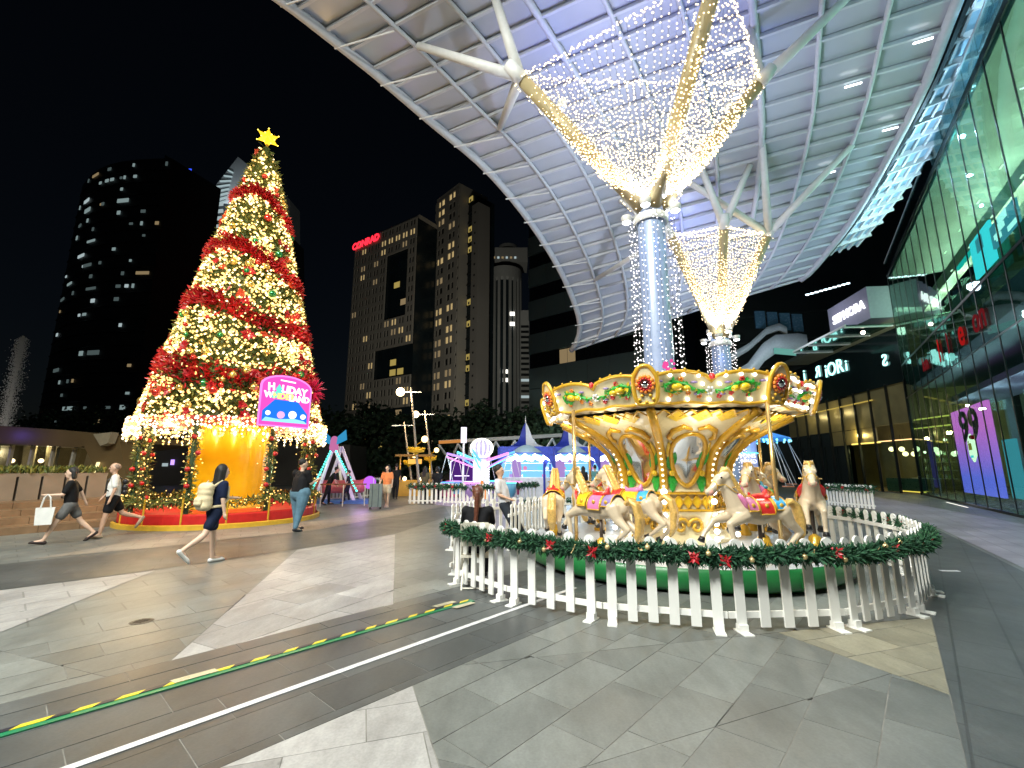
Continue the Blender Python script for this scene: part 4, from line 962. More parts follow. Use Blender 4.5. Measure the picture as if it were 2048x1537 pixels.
tm = MB(); [tm.slab([sp(-.27 + x, z, .095) for x, z in ((-.11, .98 + k * .09), (.11, .98 + k * .09), (0, 1.16 + k * .09))], Mz @ Vector((0, -1, 0)), .012 + .004 * k) for k in range(2)]; tm.build('tree_letter', bulbmat('sign_teal', (.15, .85, .7), 1.1), sgn)
stext('title_line', 'W', .25, WHE, -.56, .90); stext('title_line', 'O', .25, bulbmat('sign_teal', (.15, .85, .7), 1.1), -.40, .90); stext('title_line', 'NDER', .25, bulbmat('sign_yellow', (1, .85, .25), 1.3), -.10, .89); stext('title_line', 'LAND', .25, WHE, .40, .86)
MB().slab([sp(x, z, .09) for x, z in ((-.24, 1.36), (.24, 1.34), (.24, 1.385), (-.24, 1.40))], Mz @ Vector((0, -1, 0)), .006).build('small_line', WHE, sgn)
MB().bar(so + Mz @ Vector((-.4, .0, .3)), so + Mz @ Vector((-.4, .7, .1)), .06, .06).build('bracket', GOLD, sgn); MB().bar(so + Mz @ Vector((.4, .0, .3)), so + Mz @ Vector((.4, .7, .1)), .06, .06).build('bracket', GOLD, sgn)
# round red tassel beside the sign
tz = tp_(4.2, R(58), 1., .15); b = MB()
for k in range(260): d = Vector((rg.gauss(0, 1), rg.gauss(0, 1), rg.gauss(0, 1.6))).normalized(); sprig(b, d * .12, d, rg.uniform(.2, .42), .03, 0, rg)
b.build('red_tassel', mat('tassel_crimson', (.42, .01, .06), .45), tree, loc=tz)
# ================================================================ GLASS MALL ON THE RIGHT
FD = Vector((8, 12.5, 0)).normalized(); FN = Vector((-FD.y, FD.x, 0)); C0 = Vector((25.2, 28.4, 0)); FRZ = math.atan2(FD.y, FD.x)
mall = thing('glass_mall', 'tall dark green glass mall facade with black mullions and lit displays behind', 'building', C0, FRZ)
# local: x runs from the far corner (0) towards the viewer (negative), -y... the plaza side is +y
GLS = glassmat('mall_glass', (.55, .75, .68), .05, .015); GLD = glassmat('mall_glass_dark', (.40, .55, .52), .09, .015)
DK = mat('mullion_black', (.008, .011, .011), .35, .4); BAY = 1.5; NB = 17
ZB = [0, 6.0, 8.1, 14.3]
for i in range(NB):
    x0, x1 = -BAY * (i + 1), -BAY * i
    for z0, z1, g in ((.08, 5.97, GLS), (6.03, 8.05, GLD), (8.15, 14.2, GLS)):
        tl = rnd.uniform(-.006, .006)
        MB().box(((x0 + x1) / 2, 0, (z0 + z1) / 2), (BAY - .05, .02, z1 - z0)).build('glass_pane', g, mall, rot=(0, 0, 0))
    MB().box((x1, 0, 7.1), (.06, .03, 14.2)).build('mullion', DK, mall)
    MB().box(((x0 + x1) / 2, .05, 14.75), (BAY - .04, .03, .85)).build('balustrade_pane', glassmat('balustrade_glass', (.55, .68, .68), .18), mall)
for z, h in ((6.0, .06), (8.1, .10), (14.25, .26), (.05, .1)): MB().box((-BAY * NB / 2, 0, z), (BAY * NB, .05, h)).build('transom', DK, mall)
MB().box((-BAY * NB / 2, .05, 15.2), (BAY * NB, .06, .06)).build('handrail', STEEL, mall)
INT = mat('interior_grey', (.34, .42, .40), .6, var=.15, scale=1.5); CRE = mat('interior_cream', (.62, .58, .42), .5, var=.1)
MB().box((-13, -5.2, 7.1), (27, .2, 14)).build('back_wall', INT, mall); MB().box((-13, -2.6, 7.0), (26.5, 5, .9)).build('floor_slab', INT, mall); MB().box((-13, -2.6, 14.15), (26.5, 5, .25)).build('ceiling', INT, mall)
MB().box((-13, -1.8, 11.9), (26.5, .5, .65)).build('mezzanine_edge', CRE, mall); MB().box((-13, -2.9, 5.6), (26.5, 2.2, .3)).build('lower_soffit', mat('soffit_lilac', (.3, .3, .36), .5), mall); MB().box((-13, -2.6, .03), (26.5, 5, .05)).build('shop_floor', mat('shop_floor', (.28, .27, .26), .25), mall)
for i in range(0, 17, 2):
    MB().box((-BAY * i - .9, -4.2, 3), (.35, .35, 6)).build('inner_pier', INT, mall)
    MB().box((-BAY * i - .4, -2.2, 13.95), (.35, .06, .03)).build('strip_light', bulbmat('strip_warm', (1, .95, .75), 3), mall)
    MB().box((-BAY * i - 1.2, -1.4, 11.55), (.25, .05, .03)).build('strip_light', MATS['strip_warm'], mall)
    lamp('gallery_lamp', 'POINT', (-BAY * i - .8, -2.4, 12.9), 170, (1, .95, .7), .3, mall); lamp('gallery_lamp', 'POINT', (-BAY * i - .8, -2.0, 10.9), 200, (.9, 1, .85), .3, mall)
for i in range(1, 8): MB().box((-3.0 * i, -1.0, 9.0), (2.6, .5, 1.0)).build('gallery_planter', mat('planter_olive', (.12, .14, .06), .8, var=.4, scale=4, bump=.5), mall)
# cyan screens in the upper gallery
def fx(u, v, d=0.):   # photo point on the facade plane pushed back by d -> local x, z
    a, b, c = ray(u, v); n = FN; o = C0 - FN * d; s = (o.x * n.x + o.y * n.y) / (a * n.x + b * n.y)
    p = Vector((a * s, b * s, CAMH + c * s)); return (p - C0).dot(FD), p.z
CY1 = bulbmat('screen_cyan', (.08, .72, .92), 2.2); CY2 = bulbmat('screen_blue', (.10, .38, .55), 1.4); CYW = bulbmat('screen_ice', (.6, .95, 1), 2.4)
def screen(u0, v0, u1, v1, d, m, name, label=None):
    x0, z0 = fx(u0, v0, d); x1, z1 = fx(u1, v1, d); o = MB().box(((x0 + x1) / 2, -d, (z0 + z1) / 2), (abs(x1 - x0), .08, abs(z1 - z0))).build(name, m, mall); return (x0 + x1) / 2, (z0 + z1) / 2, abs(x1 - x0), abs(z1 - z0)
a = screen(1955, 560, 1978, 440, .35, CY1, 'cyan_screen'); MB().box((a[0], -.29, a[1] + .3), (a[2] * .3, .02, a[3] * .35)).build('screen_figure', CY2, mall)
a = screen(1990, 500, 2030, 395, .35, CY2, 'blue_screen')
for k in range(7): MB().box((a[0] + rnd.uniform(-.35, .35) * a[2], -.29, a[1] + (k - 3) * a[3] * .13), (a[2] * rnd.uniform(.2, .4), .02, .16)).build('screen_stroke', CYW, mall)
screen(1915, 535, 1945, 505, .4, bulbmat('sign_turquoise', (.02, .6, .6), 1.6), 'turquoise_sign')
# red letters on the dark band
RL = bulbmat('letter_red', (.75, .02, .02), .4); RD = bulbmat('letter_dark_red', (.22, .015, .02), .5)
for t, u, v, sz, m in (('lon', 1868, 738, 1.0, RD), ('l', 1898, 715, 1.5, RL), ('l', 1918, 705, 1.3, RD), ('e', 1948, 695, 1.6, RL), ('on', 1990, 680, 1.4, RD)):
    x, z = fx(u, v, .25); text('red_letter', t, sz, m, mall, (x, .06, 7.0), (R(90), 0, math.pi), bold=.02)
# pink and violet shop screen
def grad(name, c0, c1, z0, z1, s):
    m = bpy.data.materials.new(name); m.use_nodes = True; n = m.node_tree; n.nodes.clear(); out = n.nodes.new('ShaderNodeOutputMaterial'); e = n.nodes.new('ShaderNodeEmission'); tc = n.nodes.new('ShaderNodeTexCoord'); sx = n.nodes.new('ShaderNodeSeparateXYZ'); mr = n.nodes.new('ShaderNodeMapRange'); mx = n.nodes.new('ShaderNodeMix'); mx.data_type = 'RGBA'
    n.links.new(tc.outputs['Object'], sx.inputs[0]); n.links.new(sx.outputs[2], mr.inputs[0]); mr.inputs[1].default_value = z0; mr.inputs[2].default_value = z1
    n.links.new(mr.outputs[0], mx.inputs[0]); mx.inputs[6].default_value = (*c0, 1); mx.inputs[7].default_value = (*c1, 1); n.links.new(mx.outputs[2], e.inputs[0]); e.inputs[1].default_value = s; n.links.new(e.outputs[0], out.inputs[0]); return m
x0, z0 = fx(1932, 985, .6); x1, z1 = fx(1975, 800, .6); xm = (x0 + x1) / 2
scr = MB().box((xm, -.6, (z0 + z1) / 2), (abs(x1 - x0), .1, z1 - z0)).build('shop_screen', grad('screen_pink', (.22, .18, .95), (1, .18, .78), 1.2, 3.4, 2.0), mall)
text('screen_numerals', '99', 1.9, BLACK, scr, (xm, -.52, z1 - .9), (R(90), 0, math.pi), bold=.05, depth=.01).scale = (1.5, 1, 1); text('screen_numerals', '99', .8, BLACK, scr, (xm, -.52, z1 - 1.75), (R(90), 0, math.pi), bold=.03, depth=.01).scale = (1.5, 1, 1)
hx = MB().slab([(xm - .35 + .5 * math.sin(math.pi * i / 3), -.45, 2.5 + .62 * math.cos(math.pi * i / 3)) for i in range(6)], (0, 1, 0), .06).build('hexagon_sign', bulbmat('hex_white', (1, .93, .7), 3), mall)
text('hexagon_letters', 'in', .6, bulbmat('hex_amber', (.8, .45, .05), .9), hx, (xm - .35, -.36, 2.6), (R(90), 0, math.pi), bold=.015); MB().sphere((xm - .75, -.38, 2.95), .1, 8, 6).build('red_dot', RL, hx)
MB().box((xm - .35, -.37, 2.12), (.3, .03, .1)).build('hexagon_teal', CY1, hx)
x0, z0 = fx(2040, 990, .7); MB().box((x0, -.7, 1.6), (1.2, .1, 2.2)).build('blue_screen', CY2, mall)
x0, z0 = fx(1872, 960, 1.); MB().box((x0, -1., 2.), (1.0, .1, 3.2)).build('violet_panel', bulbmat('violet_dim', (.16, .10, .42), .5), mall)
for i in range(5): lamp('shop_lamp', 'POINT', (-3 - 4.2 * i, -2.0, 4.6), 130, (.75, .75, 1.), .3, mall)
for u, v in ((1850, 905), (1862, 905), (1890, 880), (1912, 905)): x, z = fx(u, v, 1.5); MB().sphere((x, -1.5, z), .09, 8, 6).build('bulb', bulbmat('shop_bulb', (1, .9, .6), 6), mall)
MB().box((xm, .35, .006), (3.4, .05, .012)).build('threshold_light', bulbmat('threshold', (1, .95, .85), 1.5, 'AUTO'), mall)
# ---- dark boutique wing turning back from the corner
C1 = C0 + Vector((.12, .993, 0)) * 16; WD = (C1 - C0).normalized(); WRZ = math.atan2(WD.y, WD.x); WL = (C1 - C0).length
wing = thing('boutique_wing', 'dark boutique wing with glowing iOR letters and warm globe lit shop below', 'building', C0, WRZ)
# local x from the corner leftwards, plaza side is +y
def wx(u, v, d=0.):
    n = Vector((-WD.y, WD.x, 0)); o = C0 - n * d; a, b, c = ray(u, v); s = (o.x * n.x + o.y * n.y) / (a * n.x + b * n.y); p = Vector((a * s, b * s, CAMH + c * s)); return (p - C0).dot(WD), p.z
BLG = mat('black_glass', (.006, .012, .012), .06, var=.05, scale=1, spec=.6); BRZ = mat('bronze_panel', (.30, .25, .11), .35, .3, var=.15, scale=1.5)
MB().box((WL / 2, -.3, 8.9), (WL, .5, 3.6)).build('fascia', BLG, wing)
MB().box((WL / 2, -3.2, 11.9), (WL, 6, .3)).build('roof', INT, wing); MB().box((WL / 2, -5.8, 6), (WL, .2, 12)).build('back_wall', mat('shop_wall', (.33, .27, .12), .6, var=.2, scale=1), wing)
ICE = bulbmat('letter_ice', (.45, 1, .95), 2.2)
for t, u, v, sz, mir in (('iOR', 1668, 738, 1.55, False), ('R', 1636, 745, 1.35, True), ('i', 1609, 752, 1.45, False), ('i', 1693, 732, 1.2, False), ('S', 1770, 722, 1.15, True)):
    x, z = wx(u, v); text('glowing_letter', t, sz, ICE, wing, (x, .02, z), (R(90), 0, math.pi), mirror=mir, bold=.01, depth=.03)
x, z = wx(1668, 738); lamp('letter_glow', 'POINT', (x, .7, z), 6, (.4, 1, .95), .3, wing)
# awning of glass with lamp
MB().box((3.6, 1.5, 10.95), (7.2, 3.0, .06)).build('glass_awning', glassmat('awning_glass', (.35, .5, .48), .25, .05), wing); MB().box((3.6, 3.02, 10.95), (7.2, .08, .14)).build('awning_rail', STEEL, wing)
for k in range(4): MB().box((.2 + k * 2.3, 1.5, 10.86), (.07, 3, .1)).build('awning_rib', STEEL, wing)
x, z = wx(1715, 678, -2); MB().sphere((x, 1.6, 10.6), .13, 8, 6).build('spot_bulb', bulbmat('spot_warm', (1, .8, .7), 10), wing)
# lilac sign box above
MB().box((2.3, .7, 12.5), (4.6, 1.4, 2.2)).build('sign_box', mat('box_lilac', (.30, .29, .38), .5, var=.06), wing); text('sign_word', 'SEPHORA', .85, bulbmat('word_white', (1, 1, 1), 3), wing, (2.2, 1.44, 12.5), (R(90), 0, math.pi), bold=.02, depth=.03)
lamp('sign_wash', 'POINT', (3, 3.4, 13.0), 60, (.8, .8, 1), .3, wing)
# bronze panels, gold lines, openings
NPN = 9
for i in range(NPN):
    x0 = WL * i / NPN; w = WL / NPN
    lit = 2 <= i <= 4
    MB().box((x0 + w / 2, -.15, 5.75), (w - .05, .1, 2.5)).build('bronze_panel', BRZ, wing)
    if i not in (0, 1): MB().box((x0 + w / 2, -.16, 3.9), (w - .05, .1, 1.1)).build('bronze_panel', BRZ if lit else BLG, wing)
    MB().box((x0, .0, 3.6), (.09, .14, 7.2)).build('mullion', DK, wing)
    if i in (0, 1, 2, 3): MB().box((x0 + w / 2, -.1, 1.72), (w - .1, .02, 3.3)).build('shop_glass', glassmat('shop_glass', (.8, .85, .7), .05), wing)
    else: MB().box((x0 + w / 2, -.25, 1.7), (w - .06, .08, 3.3)).build('dark_panel', BLG, wing)
GL = bulbmat('gold_line', (1, .72, .15), 1.6)
x, z = wx(1600, 815); MB().box((WL * .55, .02, 6.35), (WL * .7, .05, .09)).build('gold_line', bulbmat('gold_dim', (.75, .55, .12), .55), wing); MB().box((WL * .30, -.08, 3.38), (WL * .2, .06, .10)).build('gold_line', GL, wing); MB().box((WL * .11, -.08, 3.42), (WL * .2, .06, .06)).build('gold_line', bulbmat('amber_line', (1, .6, .25), 2), wing)
MB().box((WL * .11, -2.5, 4.3), (WL * .2, .1, .08)).build('gold_line', GL, wing); MB().box((WL * .11, -2.5, 4.9), (WL * .2, .1, .08)).build('gold_line', GL, wing)
MB().box((WL / 2, -3, .03), (WL, 5.5, .05)).build('shop_floor', mat('wood_floor', (.3, .2, .12), .3, var=.3, scale=3), wing)
for k, (x, y, z) in enumerate(((.6, -1.6, 2.75), (1.5, -2.4, 2.6), (1.9, -1.4, 2.85), (2.9, -1.9, 2.55), (3.4, -1.5, 2.9), (4.3, -2.3, 2.6), (4.7, -1.7, 2.95), (1.1, -3, 2.5))):
    g = MB().sphere((x, y, z), .17, 12, 9).build('globe_lamp', bulbmat('globe', (1, .88, .55), 3.5), wing, True); MB().tube([(x, y, z), (x, y, 3.9)], .012, 5).build('cord', DK, g)
for x in (1., 3., 5.): lamp('globe_light', 'POINT', (x, -2, 2.5), 45, (1, .82, .42), .2, wing)
lamp('wash', 'POINT', (4.4, -.6, 3.6), 60, (1, .8, .3), .1, wing); lamp('wash', 'POINT', (5.6, .3, 4.0), 60, (1, .8, .3), .1, wing)
rg = random.Random(3)
for k in range(3):
    sh = MB().box((3.6 + k * .0, -3.8, .9 + .55 * k), (2.6, .35, .05)).build('shelf', mat('shelf_cream', (.5, .45, .3), .5), wing)
    for i in range(9): MB().lathe([(.06, 0), (.07, .12), (.05, .2), (.03, .28)], 8).build('jar', mat('jar_%d' % (i % 3), ((.5, .4, .1), (.2, .3, .1), (.5, .5, .45))[i % 3], .3), sh, loc=(2.5 + i * .27, -3.75, .92 + .55 * k))
tb = MB(); tb.box((1.2, -1.2, .95), (1.6, .6, .06)); [tb.box((1.2 + sx * .7, -1.2 + sy * .22, .48), (.06, .06, .94)) for sx in (-1, 1) for sy in (-1, 1)]; tb.build('counter_table', WHITEM, wing)
MB().box((2.0, -.5, .5), (3.2, .3, .9)).build('counter', mat('counter_teal', (.03, .09, .08), .3), wing); MB().box((1.2, -.35, .12), (2., .05, .06)).build('plinth_light', GL, wing)
for x in (8, 11.5): lamp('facade_wash', 'POINT', (x, .9, 6.0), 40, (1, .85, .45), .1, wing)
# ---- white ribbon roof and dark block beyond, seen between canopy and wing
rb = thing('ribbon_roof', 'white wavy ribbon roof edge above dark shops beyond the second column', 'roof', (0, 0, 0))
def ribbon(pts, h, nm):
    mb = MB(); vs = []
    for p in pts: vs += [p, p + Vector((0, 0, h)), p + Vector((.1, .4, h)), p + Vector((.1, .4, 0))]
    mb.add(vs, [(i * 4 + j, i * 4 + (j + 1) % 4, i * 4 + 4 + (j + 1) % 4, i * 4 + 4 + j) for i in range(len(pts) - 1) for j in range(4)]).build(nm, mat('ribbon_white', (.34, .37, .41), .35, var=.1), rb, True)
ribbon([PY(u, v, 36) for u, v in ((1440, 800), (1500, 762), (1530, 722), (1555, 705), (1600, 702), (1618, 705))], 1.5, 'lower_ribbon')
ribbon([PY(u, v, 37) for u, v in ((1440, 735), (1500, 700), (1535, 668), (1560, 660), (1575, 668))], .6, 'upper_ribbon')
for k in range(4): MB().box(PY(1520 + k * 25, 640 + k * 2, 38), (.9, .1, 1.6)).build('glass_balustrade', mat('balustrade_blue', (.05, .11, .18), .25), rb)
MB().bar(PY(1548, 702, 35.8), PY(1592, 706, 35.8), .06, .5).build('lit_fascia', bulbmat('fascia_mint', (.2, .55, .48), .6), rb)
lamp('ribbon_lamp', 'POINT', PY(1560, 690, 33), 260, (.8, .92, 1), .4, rb)
for k in range(10): p = PY(1612 + k * 9, 590 - k * 2.5, 40); MB().bar(p, p + Vector((.28, 0, .02)), .12, .1).build('roof_bulb', bulbmat('cool_bulb', (.7, .9, 1), 5), rb)
db = thing('dark_block', 'unlit dark teal block rising behind the mall wing', 'building', (0, 0, 0))
MB().slab([PY(1420, 985, 48), PY(1900, 985, 48), PY(1900, 380, 48), PY(1420, 500, 48)], (0, 1, 0), 4).build('wall', mat('block_teal', (.012, .022, .026), .5, var=.2, scale=.3), db)
for k in range(5): MB().bar(PY(1440, 640 + k * 50, 47.9), PY(1880, 600 + k * 55, 47.9), .15, .15).build('floor_line', mat('block_line', (.03, .045, .05), .5), db)
# ================================================================ SKYLINE
WALLN = mat('tower_wall', (.30, .28, .24), .7, var=.12, scale=.05); DGL = mat('tower_glass', (.010, .018, .022), .25, var=.3, scale=.15, spec=.3)
WIN = bulbmat('window_warm', (1, .72, .32), .45); WIN2 = bulbmat('window_dim', (.8, .58, .3), .28); WDK = mat('window_dark', (.006, .008, .009), .3)
WINC = bulbmat('window_cool', (.75, .92, .95), .45); WINY = bulbmat('window_yellow', (1, .75, .2), .33); SKYW = mat('spandrel_dark', (.012, .016, .018), .6, var=.3, scale=.1)
WC2 = bulbmat('window_cool_dim', (.6, .8, .8), .3); WC3 = bulbmat('window_cool_faint', (.4, .55, .55), .14)
def mkpane(w, h, m): me = MB().box((0, 0, 0), (w, .12, h)).mesh('window'); me.materials.append(m); return me
def tower(A, B, ztop, label, name='tower', depth=20., wallm=None, cat='building'):
    d = (B - A); d.z = 0; L = d.length; t = thing(name, label, cat, (A.x, A.y, 0), math.atan2(d.y, d.x))
    return t, L
rg = random.Random(21)
# hotel slab with red name
A, B = PY(712, 490, 160), PY(835, 430, 141); HT = 86.
ht, L = tower(A, B, HT, 'pale hotel slab with paired windows and red CONRAD letters on its roofline', 'hotel_tower')
MB().box((L / 2, 9, HT / 2 - .2), (L, 17, HT - .4)).build('core', DGL, ht)
NC, NF = 9, 25; cw = L / NC; fh = HT / NF
def glassy(i, f): return (5 <= i <= 7 and 15 <= f <= 21) or (4 <= i <= 8 and 9 <= f <= 11) or (i >= 3 and f <= 5)
wall = MB()
for f in range(NF):
    for i in range(NC):
        if glassy(i, f) : continue
        x, z = i * cw, f * fh
        wall.box((x + cw / 2, .0, z + fh * .12), (cw, .5, fh * .24)); wall.box((x + cw / 2, .0, z + fh * .93), (cw, .5, fh * .14))
        for xx, ww in ((.09, .18), (.5, .14), (.91, .18)): wall.box((x + cw * xx, -.012, z + fh * .55), (cw * ww, .5, fh * .62))
wall.build('wall', WALLN, ht)
pm = [mkpane(cw * .34, fh * .62, m) for m in (WDK, WIN, WIN2)]
nwin = 0
for f in range(NF - 1, -1, -1):
    for i in range(NC):
        if glassy(i, f): 
            if rg.random() < .10: ob('window', mkpane(cw * .75, fh * .6, WINY if rg.random() < .6 else WIN2), None, ht, (i * cw + cw / 2, .4, f * fh + fh * .5))
            continue
        r = rg.random(); m = pm[1] if r < .11 or (f == NF - 2 and i > 3) else pm[2] if r < .18 else pm[0]
        if nwin < 290:
            for s in (.32, .68):
                if m is not pm[0] or f > 6: ob('window', m, None, ht, (i * cw + cw * s, .12, f * fh + fh * .55)); nwin += 1
MB().box((L / 2, 6, HT + .7), (L, 10, 1.4)).build('parapet', WALLN, ht)
text('sign_letters', 'CONRAD', 3.6, bulbmat('neon_red', (1, .02, .04), 2.2), ht, (6.6, -.6, HT - 1.6), (R(90), 0, 0), bold=.12, depth=.1)
# twin point tower: two fins and a glazed slot with lit balconies
A, B = PY(874, 405, 150), PY(918, 385, 140); HT = 96.5
tw, L = tower(A, B, HT, 'narrow pale tower with paired windows beside a dark glazed slot', 'point_tower')
MB().box((L / 2, 6, HT / 2), (L, 11.4, HT)).build('core', DGL, tw); wall = MB(); NF = 26; fh = HT / NF; cw = L / 2; pm = [mkpane(cw * .26, fh * .6, m) for m in (WDK, WIN, WIN2)]
for f in range(NF):
    z = f * fh; wall.box((L / 2, 0, z + fh * .12), (L, .5, fh * .24)); wall.box((L / 2, 0, z + fh * .93), (L, .5, fh * .14))
    for xx, ww in ((.05, .16), (.245, .05), (.5, .2), (.745, .05), (.95, .16)): wall.box((L * xx, -.012, z + fh * .55), (L * ww, .5, fh * .62))
    for xx in (.17, .32, .66, .82):
        r = rg.random(); col = int(xx > .5); 
        if xx in (.17, .66): k = 1 if r < (.24 if col else .1) or f == NF - 1 else 2 if r < .32 else 0
        ob('window', pm[k], None, tw, (L * xx, .12, z + fh * .55))
wall.build('wall', WALLN, tw); MB().box((L + .4, 6, HT / 2 + .5), (.9, 12, HT + 1)).build('side_wall', WALLN, tw); MB().box((L / 2, 6, HT + .9), (L, 12, 1.6)).build('parapet', WALLN, tw)
s0 = L + 1.0; MB().box((s0 + 1.6, 8, HT / 2 - 1.5), (3.2, 9, HT - 3)).build('glazed_slot', DGL, tw)
for f in range(3, NF):
    z = f * fh - 2; on = f in (25, 22, 21, 20, 15, 13, 10, 9, 6, 3); b = MB().box((s0 + 1.6, 3.3, z), (2.6, .7, .3)).build('balcony', SKYW, tw)
    if on: MB().box((s0 + 1.5, 3.3, z + 1.4), (2.0, .2, 1.9)).build('window', WINY, tw); MB().box((s0 + 1.5, 3.18, z + 1.0), (.7, .1, .9)).build('window_frame', SKYW, tw)
fin = s0 + 3.3; MB().box((fin + 1.7, 5, HT / 2 - 4), (3.4, 5, HT - 8)).build('far_fin', mat('tower_wall_dim', (.2, .19, .17), .7, var=.1, scale=.05), tw)
for f in range(2, NF - 2): MB().box((fin + 1.7, 2.46, f * fh), (.6, .1, .6)).build('port_window', WDK, tw); MB().box((L + .4, -.04, f * fh), (.4, .1, .6)).build('port_window', WDK, tw)
# round fronted tower
A, B = PY(978, 540, 150), PY(1054, 540, 150); HT = A.z; ctr = (A + B) / 2; Wd = (B - A).length
rt = thing('round_tower', 'grey tower with rounded front, dark vertical strips and a wide crown', 'building', (ctr.x, ctr.y, 0)); GREY = mat('tower_grey', (.24, .25, .24), .7, var=.1, scale=.05)
MB().lathe([(Wd * .40, 0), (Wd * .40, HT - 4)], 28, (-Wd * .08, 0, 0)).build('drum', DGL, rt, True)
for k in range(9):
    a = R(-165 + k * 18.75); MB().box((-Wd * .08 + Wd * .41 * math.cos(a), Wd * .41 * math.sin(a), HT / 2 - 2), (.9, .9, HT - 4), a).build('rib', GREY, rt)
MB().lathe([(Wd * .40, HT - 6), (Wd * .44, HT - 5), (Wd * .44, HT - 1), (Wd * .2, HT)], 28, (-Wd * .08, 0, 0)).build('cap_ring', GREY, rt); MB().box((0, 2, HT + 4.5), (Wd * 1.02, 9, 5.5)).build('crown', GREY, rt); MB().lathe([(Wd * .3, HT + 7), (Wd * .25, HT + 8.6), (0, HT + 9)], 20).build('dome', GREY, rt)
MB().box((Wd * .42, 2, HT / 2 - 8), (Wd * .24, 9, HT - 16)).build('side_wing', GREY, rt)
for f in range(24): MB().box((Wd * .43, -2.55, 6 + f * (HT - 26) / 24), (Wd * .2, .12, (HT - 26) / 24 * .45)).build('window', WDK if rg.random() > .08 else WINC, rt)
for k in range(6): MB().box((-Wd * .36 + k * Wd * .11, -2.6, HT + 3.4), (.7, .2, .7)).build('crown_light', WINC if k % 2 else WIN2, rt)
for x, z in ((.16, .74), (.16, .69), (0.02, .46), (.02, .42)): MB().box((-Wd * .08 + Wd * x * 1.2, -Wd * .42, HT * z), (1.6, .5, 1.2)).build('lift_light', bulbmat('lift_light', (1, .95, .85), 2), rt)
# office block behind the canopy
A, B = PY(1056, 760, 62), PY(1320, 760, 50); d = B - A; d.z = 0; of = thing('office_block', 'dark grey office block with ribbon windows and one bright cyan room', 'building', (A.x, A.y, 0), math.atan2(d.y, d.x)); L = d.length
OFM = mat('office_wall', (.12, .16, .155), .6, var=.1, scale=.15)
MB().box((L / 2, 8, 20), (L, 15, 40)).build('core', WDK, of)
fz = [0, 4, 8.2, 12.4, 17.4, 22.4, 27.4, 32.4]
for i, z in enumerate(fz):
    h = 4.15 if i < 3 else 2.9
    for k in range(6): MB().box((L * (k + .5) / 6, .4, z + h / 2), (L / 6 - .04, .4, h - .04)).build('spandrel_panel', OFM, of)
    if i >= 3:
        for k in range(12):
            lit = (i == 3 and k == 1) or (i == 4 and k in (4, 5))
            MB().box((L * (k + .5) / 12 * .8, .5, z - 1.05), (L / 12 * .75, .1, 1.9)).build('window', bulbmat('room_cyan', (.12, .62, .58), .8) if (i == 3 and k == 1) else bulbmat('room_green', (.05, .3, .26), .35) if (i == 3 and k == 3) else WIN2 if (i == 4 and k in (4, 5)) else WDK, of)
            if i == 3 and k == 1: MB().box((L * (k + .5) / 12 * .8 + .3, .42, z - 1.2), (.5, .1, .7)).build('room_shelf', WDK, of)
# dark left towers
def lit_tower(u0, u1, vt, y0, y1, label, seed, rows, glow, top=None):
    A, B = PY(u0, vt, y0), PY(u1, vt, y1); d = B - A; d.z = 0; L = d.length; H = max(A.z, B.z); r2 = random.Random(seed)
    t = thing('office_tower', label, 'building', (A.x, A.y, 0), math.atan2(d.y, d.x))
    bow = L * .10; n = 8
    def fr(x): return -bow * math.sin(math.pi * x / L)
    poly = [(L * i / n, fr(L * i / n)) for i in range(n + 1)] + [(L, 18), (0, 18)]
    MB().prism(poly, 0, H).build('core', SKYW, t)
    fh = H / rows
    for f in range(1, rows):
        MB().tube([(L * i / n, fr(L * i / n) - .1, f * fh) for i in range(n + 1)], .25, 4).build('floor_edge', SKYW, t)
        x = r2.uniform(0, .3) * L
        while x < L * .98:
            w = r2.choice((.7, .9, 1.2, 1.6, 4.5)) * L / 45
            if r2.random() < glow(f / rows, x / L):
                MB().box((x, fr(x) - .25, f * fh + fh * .5), (w * .9, .25, fh * r2.uniform(.16, .34)), math.atan2(fr(x + .5) - fr(x - .5), 1.)).build('window', r2.choice((WINC, WC2, WC2, WC3, WC3, WIN2)), t)
            x += w * r2.uniform(1.05, 1.8)
    return t, L, H
t1, L1, H1 = lit_tower(165, 335, 372, 150, 135, 'dark curved office tower with scattered white lit windows', 4, 24, lambda f, x: (.24 if f > .5 else .18) * (1.3 if x > .45 else .7))
# antenna block with blue emblem
p = PY(330, 310, 175); q = PY(388, 345, 165); bt = thing('dark_tower', 'black tower edge with small blue lit emblem near its top', 'building', (p.x, p.y, 0)); MB().slab([Vector((0, 0, 0)), Vector((q.x - p.x, q.y - p.y, 0)), Vector((q.x - p.x, q.y - p.y, q.z)), Vector((0, 0, p.z))], (0, 1, 0), 3).build('wall', mat('tower_black', (.008, .011, .014), .5, var=.2, scale=.1), bt)
e = PY(377, 352, 164.5) - Vector((p.x, p.y, 0)); MB().box(e, (1.6, .3, 6.2)).build('blue_emblem', bulbmat('emblem_blue', (.03, .08, 1), 1.5), bt)
for k in range(18): MB().box(Vector((rg.uniform(2, 9), -.3 - .6 * rg.random(), rg.uniform(60, 118))) , (.7, .3, .5)).build('window', bulbmat('window_faint', (.2, .4, .45), .22), bt)
